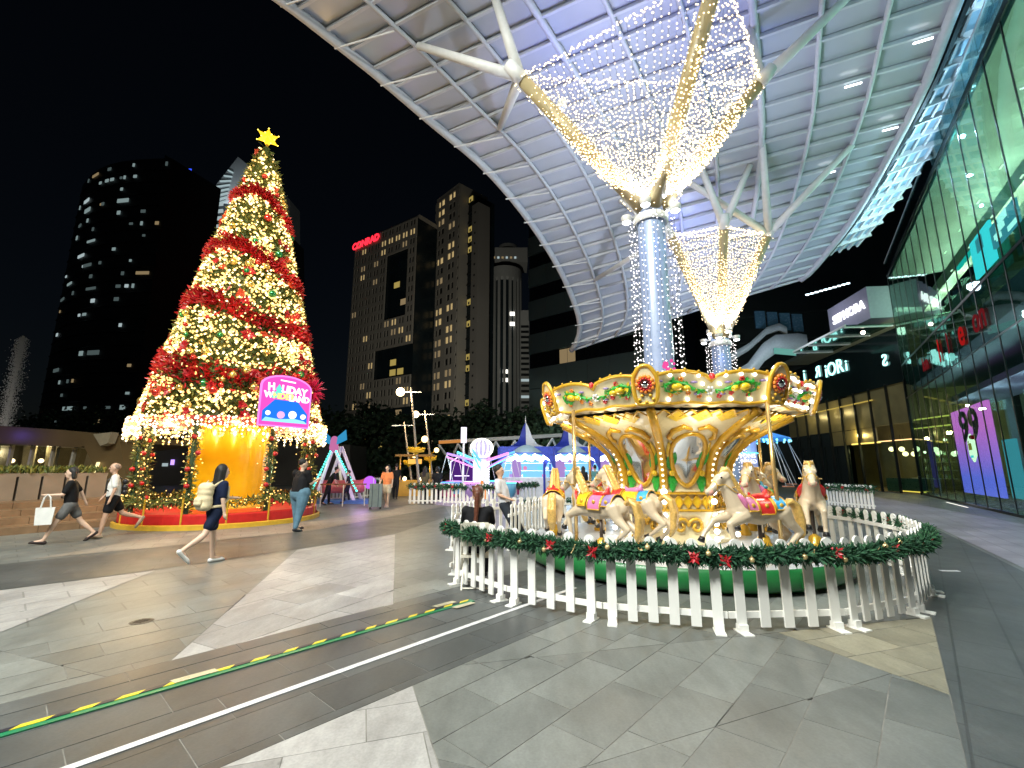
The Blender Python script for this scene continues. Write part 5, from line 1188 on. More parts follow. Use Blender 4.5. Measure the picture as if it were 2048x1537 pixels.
# sloping lit crown tower
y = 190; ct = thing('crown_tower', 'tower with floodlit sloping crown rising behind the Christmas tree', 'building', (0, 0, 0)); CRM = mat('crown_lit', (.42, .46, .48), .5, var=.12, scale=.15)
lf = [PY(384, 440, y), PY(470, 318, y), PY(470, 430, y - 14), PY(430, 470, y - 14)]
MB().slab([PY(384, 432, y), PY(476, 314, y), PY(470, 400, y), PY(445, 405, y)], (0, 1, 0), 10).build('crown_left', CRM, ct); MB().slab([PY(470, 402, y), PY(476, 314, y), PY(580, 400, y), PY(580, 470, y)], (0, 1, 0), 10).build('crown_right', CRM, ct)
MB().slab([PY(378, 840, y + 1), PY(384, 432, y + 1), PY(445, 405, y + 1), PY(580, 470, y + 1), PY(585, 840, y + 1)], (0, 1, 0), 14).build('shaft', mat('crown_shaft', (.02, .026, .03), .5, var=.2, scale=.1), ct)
for k in range(8): MB().bar(PY(400 + 8 * k, 418 - 11 * k, y - .3), PY(452 + 2 * k, 402 - 8 * k, y - .3), .5, .5).build('crown_louvre', bulbmat('louvre_glow', (.55, .72, .75), .6), ct)  # emissive bars imitate the floodlight on the crown
for u, vs in ((386, (450, 465, 480, 495, 512, 530, 548)), (436, (408, 422, 436, 452, 468, 486))):
    for v in vs: MB().bar(PY(u - 6, v + 2, y - .2), PY(u + 10, v, y - .2), .6, 1.6).build('corner_window', WINC, ct)
lamp('crown_flood', 'SPOT', PY(452, 425, y - 9), 16000, (.85, .95, 1), 1., None, PY(470, 360, y), 120, .8)
# added spots without fixtures that brighten the pale towers and the office block
lamp('tower_fill', 'SPOT', (-10, 70, 2), 56000, (1, .95, .82), 1., None, (-25, 150, 55), 80, .9)
lamp('office_fill', 'SPOT', (6, 36, 3), 5200, (.8, 1, .95), .6, None, (14, 58, 14), 100, .9)
# dark trees before the towers
rgt = random.Random(31); TL = [mat('night_leaf', (.03, .055, .025), .8, var=.3, scale=3), mat('night_leaf_b', (.018, .04, .02), .8, var=.3, scale=3)]; BARK = mat('bark', (.05, .04, .03), .9)
def dark_tree(u, vtop, y, w, label, n=2200):
    top = PY(u, vtop, y); H = top.z; t = thing('broadleaf_tree', label, 'tree', (top.x, y, 0), 0, 'dark trees before the towers'); trk = MB().tube([(0, 0, 0), (.1, 0, H * .3), (-.1, 0, H * .6)], [.32, .24, .12], 8)
    for k in range(5): a = k * 1.3; trk.tube([(0, 0, H * .35), (math.cos(a) * w * .25, math.sin(a) * w * .2, H * .62)], [.15, .05], 6)
    trk.build('trunk', BARK, t); mb = MB(); cl = [(rgt.gauss(0, w * .22), rgt.gauss(0, w * .18), H * rgt.uniform(.12, .86)) for _ in range(22)]
    for k in range(n):
        c = rgt.choice(cl); p = Vector(c) + Vector((rgt.gauss(0, w * .10), rgt.gauss(0, w * .10), rgt.gauss(0, H * .07))); p.z = min(p.z, H)
        sprig(mb, p, Vector((rgt.gauss(0, 1), rgt.gauss(0, 1), rgt.gauss(0, .6))), rgt.uniform(.4, .8), rgt.uniform(.18, .32), 0 if rgt.random() < .5 else 1, rgt)
    mb.build('crown', TL, t)['kind'] = 'stuff'
TR = [(690, 812, 60, 9, 'dark tree below the hotel slab'), (740, 800, 66, 10, 'dark tree in front of the hotel slab base'), (795, 815, 58, 9, 'dark tree behind the street lamps'), (860, 830, 62, 8, 'dark tree below the narrow pale tower'), (925, 800, 56, 9, 'tall dark tree before the dark glazed slot'), (985, 805, 54, 9, 'dark tree before the round fronted tower'), (1045, 815, 52, 9, 'dark tree before the grey office block'), (1110, 830, 50, 8, 'low dark tree behind the blue stalls'), (200, 800, 75, 14, 'dark tree beyond the brown pavilion roof'), (90, 815, 70, 12, 'dark tree beside the fountain jet'), (660, 830, 55, 7, 'dark tree just right of the Christmas tree')]
for a in TR: dark_tree(*a)
# ================================================================ FAIRGROUND BEYOND
BLT = mat('tent_blue', (.015, .03, .30), .5, var=.1); WHT = mat('tent_white', (.55, .58, .66), .5, var=.06)
def tent(u, y, w, label, warm):
    c = PY(u, 990, y); t = thing('market_tent', label, 'tent', (c.x, c.y, 0)); h = w / 2; zt, ze = 4.35, 2.75
    def roof(i, m):
        cs = [(-h, -h), (h, -h), (h, h), (-h, h)]; a, b = cs[i], cs[(i + 1) % 4]; vs = []; fs = []; n = 7
        for k in range(n + 1):
            q = k / n; s = (1 - q) ** 1.9; z = ze + (zt - ze) * q ** 1.7
            f = 1 - q
            f = (1 - q) * .9 + .1 * (1 - q) if q < 1 else 0
            f = (1 - q) ** 1.0 * (1 - .45 * math.sin(math.pi * q))
            vs += [(a[0] * f, a[1] * f, z), (b[0] * f, b[1] * f, z)]
        MB().add(vs, [(k * 2, k * 2 + 1, k * 2 + 3, k * 2 + 2) for k in range(n)]).build('roof_sail', m, t, True)
    for sd, m in ((-1, BLT), (1, WHT)):
        vs = []; n = 8
        for k in range(n + 1):
            q = k / n; z = ze + (zt - ze) * q ** 1.7; f = (1 - q) * (1 - .45 * math.sin(math.pi * q)); vs += [(0, -h * f, z), (sd * h * f, -h * f, z)]
        MB().add(vs, [(k * 2, k * 2 + 1, k * 2 + 3, k * 2 + 2) for k in range(n)]).build('roof_sail', m, t, True)
    roof(1, WHT); roof(2, BLT); roof(3, BLT)
    MB().tube([(0, 0, zt - .3), (0, 0, zt + .35)], [.05, .01], 6).build('finial', WHITEM, t)
    for sx in (-1, 1):
        for sy in (-1, 1): MB().tube([(sx * h, sy * h, 0), (sx * h, sy * h, ze)], .07, 6).build('pole', BLT, t)
    n = 10; vs = []
    for k in range(n + 1): x = -h + w * k / n; q = abs(2 * k / n - 1); vs += [(x, -h - .02, ze + .05), (x, -h - .02, ze - .35 - .9 * q ** 5)]
    MB().add(vs, [(k * 2, k * 2 + 2, k * 2 + 3, k * 2 + 1) for k in range(n)]).build('valance', mat('valance_blue', (.03, .06, .42), .5, var=.25, scale=8), t)
    MB().slab([(-h * .55 + .11 * h * k, -h - .05, ze - .28 + (.42 * math.sin(math.pi * k / 10))) for k in range(11)] , (0, -1, 0), .04).build('arch_sign', mat('arch_teal', (.16, .22, .24), .5), t)
    MB().box((0, h - .1, 1.3), (w - .1, .08, 2.6)).build('back_wall', bulbmat('stall_glow', (.25, .65, 1.), 1.0, 'AUTO'), t); MB().box((0, -h + .5, .55), (w * .8, .6, 1.1)).build('counter', mat('counter_white', (.6, .62, .66), .4), t)
    r = random.Random(int(u))
    for k in range(3): MB().box((0, h - .35, 1.0 + k * .45), (w * .85, .35, .04)).build('shelf', WHITEM, t)
    tc_ = [bulbmat('toy_pink', (1, .3, .6), .8), bulbmat('toy_white', (1, .97, .95), 1.3), bulbmat('toy_cyan', (.2, .8, 1), .9), bulbmat('toy_lilac', (.6, .4, 1), .8)]
    for k in range(26): MB().sphere((r.uniform(-.42, .42) * w, h - .4, 1.1 + .45 * (k % 3) + .05), r.uniform(.08, .15), 8, 6).build('plush_toy', r.choice(tc_), t, True)
    for k in range(16): MB().sphere((-h * .9 + w * .9 * k / 15, -h + .12, 2.18 + .08 * math.sin(k * 2.)), .15, 7, 5).build('eave_bulb', bulbmat('eave_white', (.9, .97, 1), 7), t)
    lamp('stall_lamp', 'POINT', (0, 0, 2.0), 140, (.6, .8, 1), .3, t); lamp('front_lamp', 'POINT', (0, -h - .6, 2.3), 26, (.7, .85, 1), .3, t)
    MB().box((-w * .18, -h + .9, 1.45), (.5, .3, 1.5)).build('lilac_banner', bulbmat('banner_lilac', (.55, .35, .85), .7), t)
tent(1052, 27, 3.1, 'blue tent stall with peaked white roof beside the balloon ride', 0); tent(1138, 27.2, 3.1, 'blue tent stall with peaked white roof between balloon ride tent and carousel', 1)
tent(1225, 28.5, 3.1, 'blue tent stall mostly hidden behind the carousel pillar', 1)
# long flat truss roof behind the stalls
fr = thing('truss_roof', 'long grey flat roof with zigzag trusses above the stalls', 'roof', (0, 0, 0)); a, b = PY(878, 888, 34), PY(1330, 862, 34)
MB().slab([a, b, b + Vector((0, 6, .3)), a + Vector((0, 6, .3))], (0, 0, 1), .25).build('roof_slab', mat('roof_grey', (.34, .33, .32), .5), fr)
for k in range(12):
    p, q = a.lerp(b, k / 12), a.lerp(b, (k + 1) / 12); MB().bar(p - Vector((0, 0, .1)), (p + q) / 2 - Vector((0, -1.5, 1.3)), .12, .12).build('truss_bar', STEEL, fr); MB().bar((p + q) / 2 - Vector((0, -1.5, 1.3)), q - Vector((0, 0, .1)), .12, .12).build('truss_bar', STEEL, fr)
for k in range(4): p = a.lerp(b, (k + .5) / 4); MB().tube([(p.x, p.y + 2, 0), (p.x, p.y + 2, p.z)], .14, 8).build('post', STEEL, fr)
MB().bar(a + Vector((0, -.1, .1)), a.lerp(b, .12) + Vector((0, -.1, .1)), .1, .22).build('orange_fascia', bulbmat('fascia_orange', (1, .4, .1), .55), fr); lamp('roof_lamp', 'POINT', a.lerp(b, .4) - Vector((0, -1, 1.2)), 120, (.85, .8, .9), .4, fr)
# balloon ride: ribbed globe on a bulb tower with arms
bp = G(962, 1006); br = thing('balloon_ride', 'small balloon tower ride of white bulbs with neon arms', 'ride', bp); y = bp.y; sc = y / 26. 
H0 = PY(962, 918, y).z; HT_ = PY(962, 880, y).z; rr = (PY(985, 900, y).x - PY(940, 900, y).x) / 2
MB().lathe([(.55, 0), (.55, .4), (.35, .45), (.32, H0), (.42, H0 + .05)], 14).build('tower', mat('ride_white', (.6, .6, .7), .4), br)
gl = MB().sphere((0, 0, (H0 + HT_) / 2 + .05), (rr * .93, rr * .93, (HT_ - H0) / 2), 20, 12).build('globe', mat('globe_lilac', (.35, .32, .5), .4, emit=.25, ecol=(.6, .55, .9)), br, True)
for k in range(14):
    a = k * math.pi / 7; MB().tube([(rr * math.sin(math.pi * i / 10) * math.cos(a), rr * math.sin(math.pi * i / 10) * math.sin(a), (H0 + HT_) / 2 + .05 + (HT_ - H0) / 2 * math.cos(math.pi * i / 10)) for i in range(11)], .03, 5).build('neon_rib', bulbmat('neon_white', (1, .98, .85), 3.), gl)
m = MB()
for i in range(22):
    for k in range(14): a = k * math.pi / 7; m.octa((.36 * math.cos(a), .36 * math.sin(a), .3 + i * (H0 - .35) / 22), .03)
m.build('tower_bulbs', bulbmat('tower_bulb', (.92, .92, 1), 4), br)['kind'] = 'stuff'
NEO = [bulbmat('neon_blue', (.12, .4, 1), 1.8), bulbmat('neon_pink', (1, .3, .9), 1.6), bulbmat('neon_cyan', (.15, .85, 1), 1.8), bulbmat('neon_violet', (.5, .3, 1), 1.6)]
for k in range(6):
    a = k * math.pi / 3 + .35; L = 1.7; e = Vector((L * math.cos(a), L * math.sin(a), H0 + .35 - .12 * (k % 2))); MB().bar((.3 * math.cos(a), .3 * math.sin(a), H0 - .1), e, .07, .1).build('arm', NEO[k % 4], br); MB().bar((.3 * math.cos(a), .3 * math.sin(a), H0 - .45), e - Vector((0, 0, .15)), .05, .07).build('lower_arm', NEO[(k + 2) % 4], br)
    bk = MB().lathe([(.26, .35), (.34, .55), (.36, .95), (.33, .95), (.31, .57), (0, .5)], 12).build('basket', mat('basket_%d' % (k % 3), ((.5, .08, .2), (.3, .2, .5), (.1, .3, .5))[k % 3], .4), br, True, loc=(e.x, e.y, 0))
    for s in (-1, 1): MB().tube([(.33 * s, 0, .95), (0, 0, e.z)], .012, 4).build('cable', WHITEM, bk)
    MB().tube([(.36 * math.cos(t), .36 * math.sin(t), .96) for t in [i * math.pi / 6 for i in range(12)]], .025, 5, closed=True).build('rim', NEO[(k + 1) % 4], bk)
MB().lathe([(2.3, 0), (2.3, .12), (0, .14)], 28).build('base', mat('ride_base', (.4, .35, .5), .4), br)
for k in range(4): a = k * math.pi / 2 + .6; lamp('neon_lamp', 'POINT', (1.5 * math.cos(a), 1.5 * math.sin(a), 1.9), 26, ((.7, .6, 1), (1, .6, .9), (.5, .8, 1), (.8, .7, 1))[k], .2, br)
MB().lathe([(.3, 0), (.05, .75), (0, .8)], 10).build('orange_cone_seat', bulbmat('cone_orange', (1, .35, .1), .9), br, loc=(.15, -1.7, .3))
# purple house-shaped ticket board
tb = thing('ticket_board', 'purple house shaped board outlined in white neon beside the balloon ride', 'sign', G(923, 998)); pts = [(-.62, 0, .9), (.62, 0, .9), (.62, 0, 1.95), (0, 0, 2.35), (-.62, 0, 1.95)]
MB().slab(pts, (0, 1, 0), .08).build('board', bulbmat('board_purple', (.12, .03, .28), .6), tb); MB().tube([(x, -.02, z) for x, _, z in pts], .03, 5, closed=True).build('neon_outline', bulbmat('neon_lilac', (.8, .7, 1), 2.2), tb); MB().bar((-.4, -.03, 1.2), (.4, -.03, 1.2), .05, .04).build('white_line', bulbmat('neon_lilac', (.8, .7, 1), 2.2), tb)
for s in (-1, 1): MB().tube([(s * .5, .04, 0), (s * .5, .04, .9)], .03, 6).build('leg', WHITEM, tb)
sc_ = thing('lit_mast', 'white lit square mast with bracket lamp by the ticket board', 'mast', G(925, 1006)); MB().tube([(0, 0, 0), (0, 0, 3.5)], .05, 8).build('pole', WHITEM, sc_); MB().box((0, 0, 3.2), (.25, .25, .75)).build('lantern', bulbmat('lantern_white', (.9, .85, 1), 1.6), sc_)
pg = thing('pink_car_ride', 'low pink ride car with white trim behind the garlanded fence', 'ride', G(905, 1000)); b = MB(); b.capsule((-.55, 0, .5), (.55, 0, .5), .36, .36); b.capsule((.3, 0, .75), (-.25, 0, .8), .25, .2); pg2 = ob('body', remesh(b, .05, 2, 'body'), bulbmat('car_pink', (1, .15, .45), .55), pg)
for s in (-1, 1): MB().lathe([(.2, -.06), (.2, .06), (0, .06)], 12).build('wheel', BLACK, pg, rot=(R(90), 0, 0), loc=(s * .5, -.36, .22))
# swinging A-frame ride
sp0 = G(680, 1006); yy = sp0.y; ar = thing('swing_ship_ride', 'pink and teal A-frame swing ship ride with lit legs', 'ride', sp0)
def L_(u, v): p = PY(u, v, yy); return Vector((p.x - sp0.x, 0, p.z))
tip = L_(676, 893)
for dy in (-.5, .5):
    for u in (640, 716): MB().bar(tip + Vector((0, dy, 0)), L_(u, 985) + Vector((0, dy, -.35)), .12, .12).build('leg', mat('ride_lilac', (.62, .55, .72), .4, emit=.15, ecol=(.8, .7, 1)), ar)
m = MB()
for k in range(16):
    for u in (632, 724): p = tip.lerp(L_(u, 985), .12 + k / 18); m.sphere(p + Vector((0, -.6, 0)), .055, 6, 5)
m.build('leg_bulbs', bulbmat('leg_teal', (.1, .9, .7), 2.2), ar)['kind'] = 'stuff'
hd = MB(); hd.capsule(tip + Vector((0, -.5, -.1)), tip + Vector((0, -.5, .3)), .22, .17); ob('hub_cover', remesh(hd, .05, 2, 'hub_cover'), bulbmat('hub_pink', (.75, .22, .5), .7), ar)
for s in (-1, 1): MB().slab([tip + Vector((s * .15, -.55, .05)), tip + Vector((s * .62, -.55, .28)), tip + Vector((s * .55, -.55, .75)), tip + Vector((s * .18, -.55, .42))], (0, -1, 0), .06).build('wing', bulbmat('wing_blue', (.05, .4, .75), .7), ar)
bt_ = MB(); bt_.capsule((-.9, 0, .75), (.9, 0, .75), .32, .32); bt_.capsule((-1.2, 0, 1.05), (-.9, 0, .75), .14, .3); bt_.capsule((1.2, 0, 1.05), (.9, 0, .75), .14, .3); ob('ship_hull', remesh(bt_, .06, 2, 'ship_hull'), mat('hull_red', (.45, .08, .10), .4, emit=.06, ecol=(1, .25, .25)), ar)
MB().bar(tip, (0, 0, .9), .1, .1).build('swing_arm', WHITEM, ar)
MB().sphere((1.45, -.3, .95), (.3, .2, .3), 14, 9).build('violet_spotlight', bulbmat('spotlight_violet', (.6, .15, 1), 1.0), ar); lamp('ride_glow', 'POINT', (1.5, -1.6, 1.4), 45, (.7, .4, 1), .2, ar); lamp('ride_glow_teal', 'POINT', (-1, -1.4, 1.6), 22, (.5, 1, .8), .2, ar)  # the sphere is the ride's round purple spotlight
MB().box((.1, 0, .08), (2.9, 1.5, .16)).build('base', mat('ride_blue', (.08, .2, .55), .4), ar)
# small gold display stand and lantern
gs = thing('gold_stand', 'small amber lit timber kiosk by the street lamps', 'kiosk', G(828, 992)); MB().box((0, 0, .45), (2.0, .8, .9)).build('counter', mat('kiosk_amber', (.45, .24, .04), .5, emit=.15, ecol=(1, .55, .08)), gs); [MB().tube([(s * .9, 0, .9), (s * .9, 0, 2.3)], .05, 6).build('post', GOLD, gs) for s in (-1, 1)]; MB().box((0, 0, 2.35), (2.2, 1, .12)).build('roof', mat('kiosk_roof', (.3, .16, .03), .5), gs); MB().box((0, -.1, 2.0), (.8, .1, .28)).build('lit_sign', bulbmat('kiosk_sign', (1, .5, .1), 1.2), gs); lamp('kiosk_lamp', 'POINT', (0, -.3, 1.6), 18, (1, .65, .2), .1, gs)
for k in range(2): MB().sphere((-.5 + k, -.42, 1.0), .12, 8, 6).build('counter_lamp', bulbmat('kiosk_bulb', (1, .85, .5), 4), gs)
# street lamps with flower discs
def street_lamp(u, vb, vt, label, lit, tiltx):
    b = G(u + 18, vb); y = b.y; top = PY(u, vt, y); t = thing('street_lamp', label, 'street lamp', b); tv = Vector((top.x - b.x, 0, top.z)); P = MB().tube([(0, 0, 0), tv], [.085, .05], 8).build('pole', mat('lamp_pole', (.35, .3, .24), .4, .4), t)
    hz = tv.z * .955; hx = tv.x * .955
    MB().bar((hx - .75, 0, hz), (hx + .55, 0, hz), .05, .05).build('cross_arm', WHITEM, t)
    s = top.z / 6.
    if lit: MB().sphere((hx - .6, -.05, hz), .20 * s + .04, 10, 8).build('lamp_globe', bulbmat('sodium', (1, .72, .38), 9), t, True); lamp('street_light', 'POINT', (hx - .6, -.5, hz - .2), 260, (1, .72, .4), .2, t)
    else: MB().box((hx - .6, 0, hz - .03), (.4, .16, .06)).build('lamp_head', WHITEM, t)
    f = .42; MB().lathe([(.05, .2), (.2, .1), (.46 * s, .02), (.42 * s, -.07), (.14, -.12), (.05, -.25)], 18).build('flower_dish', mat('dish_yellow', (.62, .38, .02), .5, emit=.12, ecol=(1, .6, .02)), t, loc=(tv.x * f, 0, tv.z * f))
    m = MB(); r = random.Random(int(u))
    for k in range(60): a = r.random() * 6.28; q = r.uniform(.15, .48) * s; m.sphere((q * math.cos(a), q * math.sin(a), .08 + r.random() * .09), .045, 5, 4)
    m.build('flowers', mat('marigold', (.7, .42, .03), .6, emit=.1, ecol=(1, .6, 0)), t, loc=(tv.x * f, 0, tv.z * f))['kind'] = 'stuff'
    MB().sphere((tv.x * f + .5 * s, -.3, tv.z * f + .6 * s), .18 * s, 12, 9).build('ball_lamp', bulbmat('ball_amber', (1, .7, .3), 3.5), t, True); MB().tube([(tv.x * f, 0, tv.z * f + .3), (tv.x * f + .5 * s, -.3, tv.z * f + .6 * s)], .02, 5).build('ball_bracket', GOLD, t)
street_lamp(822, 998, 775, 'tallest street lamp with bright amber head and yellow flower dish', True, 0); street_lamp(850, 990, 822, 'shorter lit street lamp with yellow flower dish behind the tallest one', True, 0); street_lamp(808, 988, 845, 'unlit slim street lamp with small flower dish beside the kiosk', False, 0)
# blue swing ride behind the carousel on the right
sw = G(1500, 998); s_ = thing('swing_carousel', 'small blue lit swing carousel behind the white horses', 'ride', sw); yy = sw.y
zr = PY(1500, 880, yy).z; rad = (PY(1592, 880, yy).x - PY(1465, 880, yy).x) * .62
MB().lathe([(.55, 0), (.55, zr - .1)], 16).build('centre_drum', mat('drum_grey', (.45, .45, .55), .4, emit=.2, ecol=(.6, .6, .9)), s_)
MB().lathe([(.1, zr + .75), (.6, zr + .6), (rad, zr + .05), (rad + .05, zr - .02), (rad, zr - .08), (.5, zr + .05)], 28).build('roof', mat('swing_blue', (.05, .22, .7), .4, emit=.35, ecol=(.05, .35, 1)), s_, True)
m = MB(); [m.sphere(((rad * q) * math.cos(a), (rad * q) * math.sin(a), zr - .12 + (1 - q) * .12), .06, 6, 5) for q in (1, .6) for a in [k * math.pi / 12 for k in range(24)]]; m.build('rim_bulbs', bulbmat('rim_cyan', (.2, .8, 1), 3), s_)['kind'] = 'stuff'
for k in range(3): MB().tube([(.585 * math.cos(t), .585 * math.sin(t), .5 + k * .95) for t in [i * math.pi / 12 for i in range(24)]], .035, 5, closed=True).build('neon_ring', NEO[k], s_)
for k in range(8):
    a = k * math.pi / 4 + .2; e = Vector((rad * 1.25 * math.cos(a), rad * 1.25 * math.sin(a), .75)); p = Vector((rad * .92 * math.cos(a), rad * .92 * math.sin(a), zr - .05)); st_ = MB().box((0, 0, 0), (.4, .35, .06)).build('seat', mat('seat_%d' % (k % 2), ((.5, .2, .1), (.15, .15, .4))[k % 2], .5), s_, loc=e)
    for q in ((-.18, -.15), (.18, -.15), (0, .16)): MB().tube([Vector((q[0], q[1], 0)), p - e], .012, 4).build('chain', STEEL, st_)
def drum_text(txt, z, col, mir):
    a = math.atan2(-sw.y, -sw.x); text('drum_word', txt, .30, col, s_, (.60 * math.cos(a), .60 * math.sin(a), z), (R(90), 0, a + R(90)), mirror=mir, bold=.008)
drum_text('WONS', 2.25, bulbmat('word_lilac', (.85, .85, 1), 1.6), False); drum_text('GNIVID', 1.95, bulbmat('word_lilac', (.85, .85, 1), 1.6), True)
lamp('swing_lamp', 'POINT', (0, -1.8, zr - .6), 55, (.3, .6, 1), .2, s_)
# far fences
far_fence(640, 1006, 705, 1003, 9, 'white picket fence under the swing ship ride', gar=False); far_fence(705, 1003, 765, 992, 8, 'white picket fence running back from the swing ship ride')
far_fence(815, 1010, 885, 1010, 8, 'white picket fence behind the two standing visitors'); far_fence(885, 1012, 1010, 1014, 16, 'white picket fence in front of the balloon ride'); far_fence(1010, 1010, 1075, 1002, 8, 'white picket fence below the blue tent stall'); far_fence(1655, 1012, 1752, 1022, 14, 'white picket fence around the swing carousel')
# ================================================================ LEFT: pavilion, steps, fountain
WOOD = mat('step_wood', (.20, .13, .075), .45, var=.25, scale=2.5, bump=.1); STN = mat('planter_stone', (.20, .165, .13), .5, var=.15, scale=2)
a0, a1 = G(-250, 1095), G(300, 1046); dd = (a1 - a0); dd.z = 0; stp = thing('timber_steps', 'long low brown steps climbing towards the brown pavilion', 'steps', a0, math.atan2(dd.y, dd.x)); SL = dd.length
for k in range(4):
    for j in range(6): MB().box((SL * (j + .5) / 6, .45 + k * .75 + 2.0 * (k == 3), .09 + k * .16), (SL / 6 - .012, .9 + 4 * (k == 3), .18), 0).build('step_plank', WOOD, stp)
for j in range(9): MB().box((SL * (j + .5) / 9, 3.6, 1.0), (SL / 9 - .06, .35, .75)).build('planter_panel', STN, stp)
MB().box((SL / 2, 3.8, 1.42), (SL, .7, .10)).build('planter_cap', STN, stp)
hr = random.Random(8); hm = MB()
for k in range(1400): sprig(hm, Vector((hr.random() * SL, 3.8 + hr.gauss(0, .2), 1.45 + hr.random() * .12)), Vector((hr.gauss(0, .6), hr.gauss(0, .6), 1)), hr.uniform(.1, .25), .03, hr.randint(0, 1), hr)
hm.build('hedge', FIR, stp)['kind'] = 'stuff'
y = 21.; pv = thing('pavilion', 'low brown wedge roofed pavilion with glowing glass front', 'pavilion', (0, 0, 0)); BRN = mat('pavilion_bronze', (.17, .115, .05), .45, .2, var=.15, scale=.6)
MB().slab([PY(-150, 842, y), PY(120, 860, y), PY(238, 872, y), PY(243, 884, y), PY(150, 895, y), PY(-150, 880, y)], (0, 1, 0), 5).build('roof', BRN, pv)
MB().slab([PY(168, 893, y), PY(240, 884, y), PY(258, 985, y), PY(213, 985, y)], (0, 1, 0), 1.2).build('raking_leg', BRN, pv); MB().slab([PY(202, 870, y - .1), PY(238, 866, y - .1), PY(230, 888, y - .1), PY(216, 893, y - .1)], (0, -1, 0), .4).build('roof_gargoyle', mat('pale_stone', (.3, .26, .18), .5), pv)
MB().slab([PY(-150, 884, y + .6), PY(176, 898, y + .6), PY(150, 985, y + .6), PY(-150, 985, y + .6)], (0, 1, 0), .03).build('glass_front', glassmat('pavilion_glass', (.75, .72, .6), .06), pv)
for k in range(7): u = -100 + k * 42; MB().bar(PY(u, 890, y + .5), PY(u - 22, 985, y + .5), .14, .1).build('raking_mullion', mat('drape_white', (.45, .43, .36), .6), pv)
for k in range(5): u = -90 + k * 46; MB().slab([PY(u, 892, y + 2), PY(u + 22, 892, y + 2), PY(u + 2, 985, y + 2), PY(u - 14, 985, y + 2)], (0, 1, 0), .15).build('curtain', mat('drape_white', (.45, .43, .36), .6), pv)
MB().slab([PY(-160, 880, y + 4.6), PY(200, 880, y + 4.6), PY(200, 990, y + 4.6), PY(-160, 990, y + 4.6)], (0, 1, 0), .1).build('rear_wall', mat('pavilion_rear', (.3, .25, .16), .6), pv)
MB().bar(PY(197, 925, y - .1), PY(184, 958, y - .1), .12, .06).build('light_slit', bulbmat('slit_warm', (1, .85, .4), 1.6), pv)
for u, v in ((82, 922), (24, 922), (45, 946), (56, 958)): MB().sphere(PY(u, v, y + 1.5), .11, 8, 6).build('pendant', bulbmat('pendant_warm', (1, .85, .6), 6), pv)
lamp('pavilion_lamp', 'POINT', PY(90, 900, y + 2.0), 60, (1, .85, .5), .3, pv); lamp('pavilion_lamp', 'POINT', PY(0, 905, y + 2.0), 60, (.95, .9, .75), .3, pv); lamp('roof_blue', 'POINT', PY(-20, 868, y - .7), 12, (.15, .1, 1), .2, pv)
lamp('step_lamp', 'SPOT', PY(60, 890, y - .4), 420, (1, .72, .4), .3, pv, None); bpy.data.objects['step_lamp'].rotation_euler = (R(-30), 0, 0); bpy.data.lights['step_lamp'].spot_size = R(150)
# fountain jet
fj = G(8, 985); fy = 40.; b = PY(10, 850, fy); t = PY(14, 672, fy); jt = thing('fountain_jet', 'tall pale fountain water jet behind the pavilion roof', 'fountain', (b.x, b.y, 0)); fr_ = random.Random(2); m = MB()
MB().lathe([(1.6, 0), (1.7, .5), (1.4, .55), (1.3, .3), (0, .3)], 18).build('basin', STN, jt)
for k in range(9000):
    q = fr_.random() ** .8; r = (.75 - .3 * q) * abs(fr_.gauss(0, .55)); a = fr_.random() * 6.283; m.octa((r * math.cos(a), r * math.sin(a), .3 + (t.z - .3) * q * (1 - .05 * r)), fr_.uniform(.015, .05))
wm = bpy.data.materials.new('water_spray'); wm.use_nodes = True; n = wm.node_tree; n.nodes.clear(); o_ = n.nodes.new('ShaderNodeOutputMaterial'); mx = n.nodes.new('ShaderNodeMixShader'); tr = n.nodes.new('ShaderNodeBsdfTransparent'); df = n.nodes.new('ShaderNodeBsdfDiffuse'); ns = n.nodes.new('ShaderNodeTexNoise'); ns.inputs['Scale'].default_value = 2.; rp = n.nodes.new('ShaderNodeMapRange'); rp.inputs['To Min'].default_value = .3; rp.inputs['To Max'].default_value = .9
df.inputs[0].default_value = (.8, .8, .78, 1); n.links.new(ns.outputs[0], rp.inputs[0]); n.links.new(rp.outputs[0], mx.inputs[0]); n.links.new(tr.outputs[0], mx.inputs[1]); n.links.new(df.outputs[0], mx.inputs[2]); n.links.new(mx.outputs[0], o_.inputs[0])
m.build('spray', wm, jt)['kind'] = 'stuff'; lamp('fountain_lamp', 'POINT', (1.0, -5.5, 4), 420, (1, .92, .85), .4, jt)
# low planter and shop row behind the Christmas tree
bx = thing('shop_row', 'dim row of far shops with small white lights behind the tree posts', 'building', (0, 0, 0)); y = 44.
MB().slab([PY(240, 985, y), PY(700, 985, y), PY(700, 890, y), PY(240, 880, y)], (0, 1, 0), 5).build('wall', mat('row_dark', (.04, .035, .03), .6, var=.3, scale=.4), bx)
for u, v, w, h, m_ in ((268, 935, .9, .7, WINC), (275, 915, 1.2, .35, WC2), (330, 930, .5, .3, WINC), (345, 925, .3, .5, NEO[3]), (385, 935, .8, .3, WIN2), (430, 930, .6, .4, WIN), (640, 950, .5, .25, WINC), (755, 960, .3, .2, WINC), (765, 962, .3, .2, WINC)): p = PY(u, v, y - .1); MB().box(p, (w, .1, h)).build('lit_window', m_, bx)
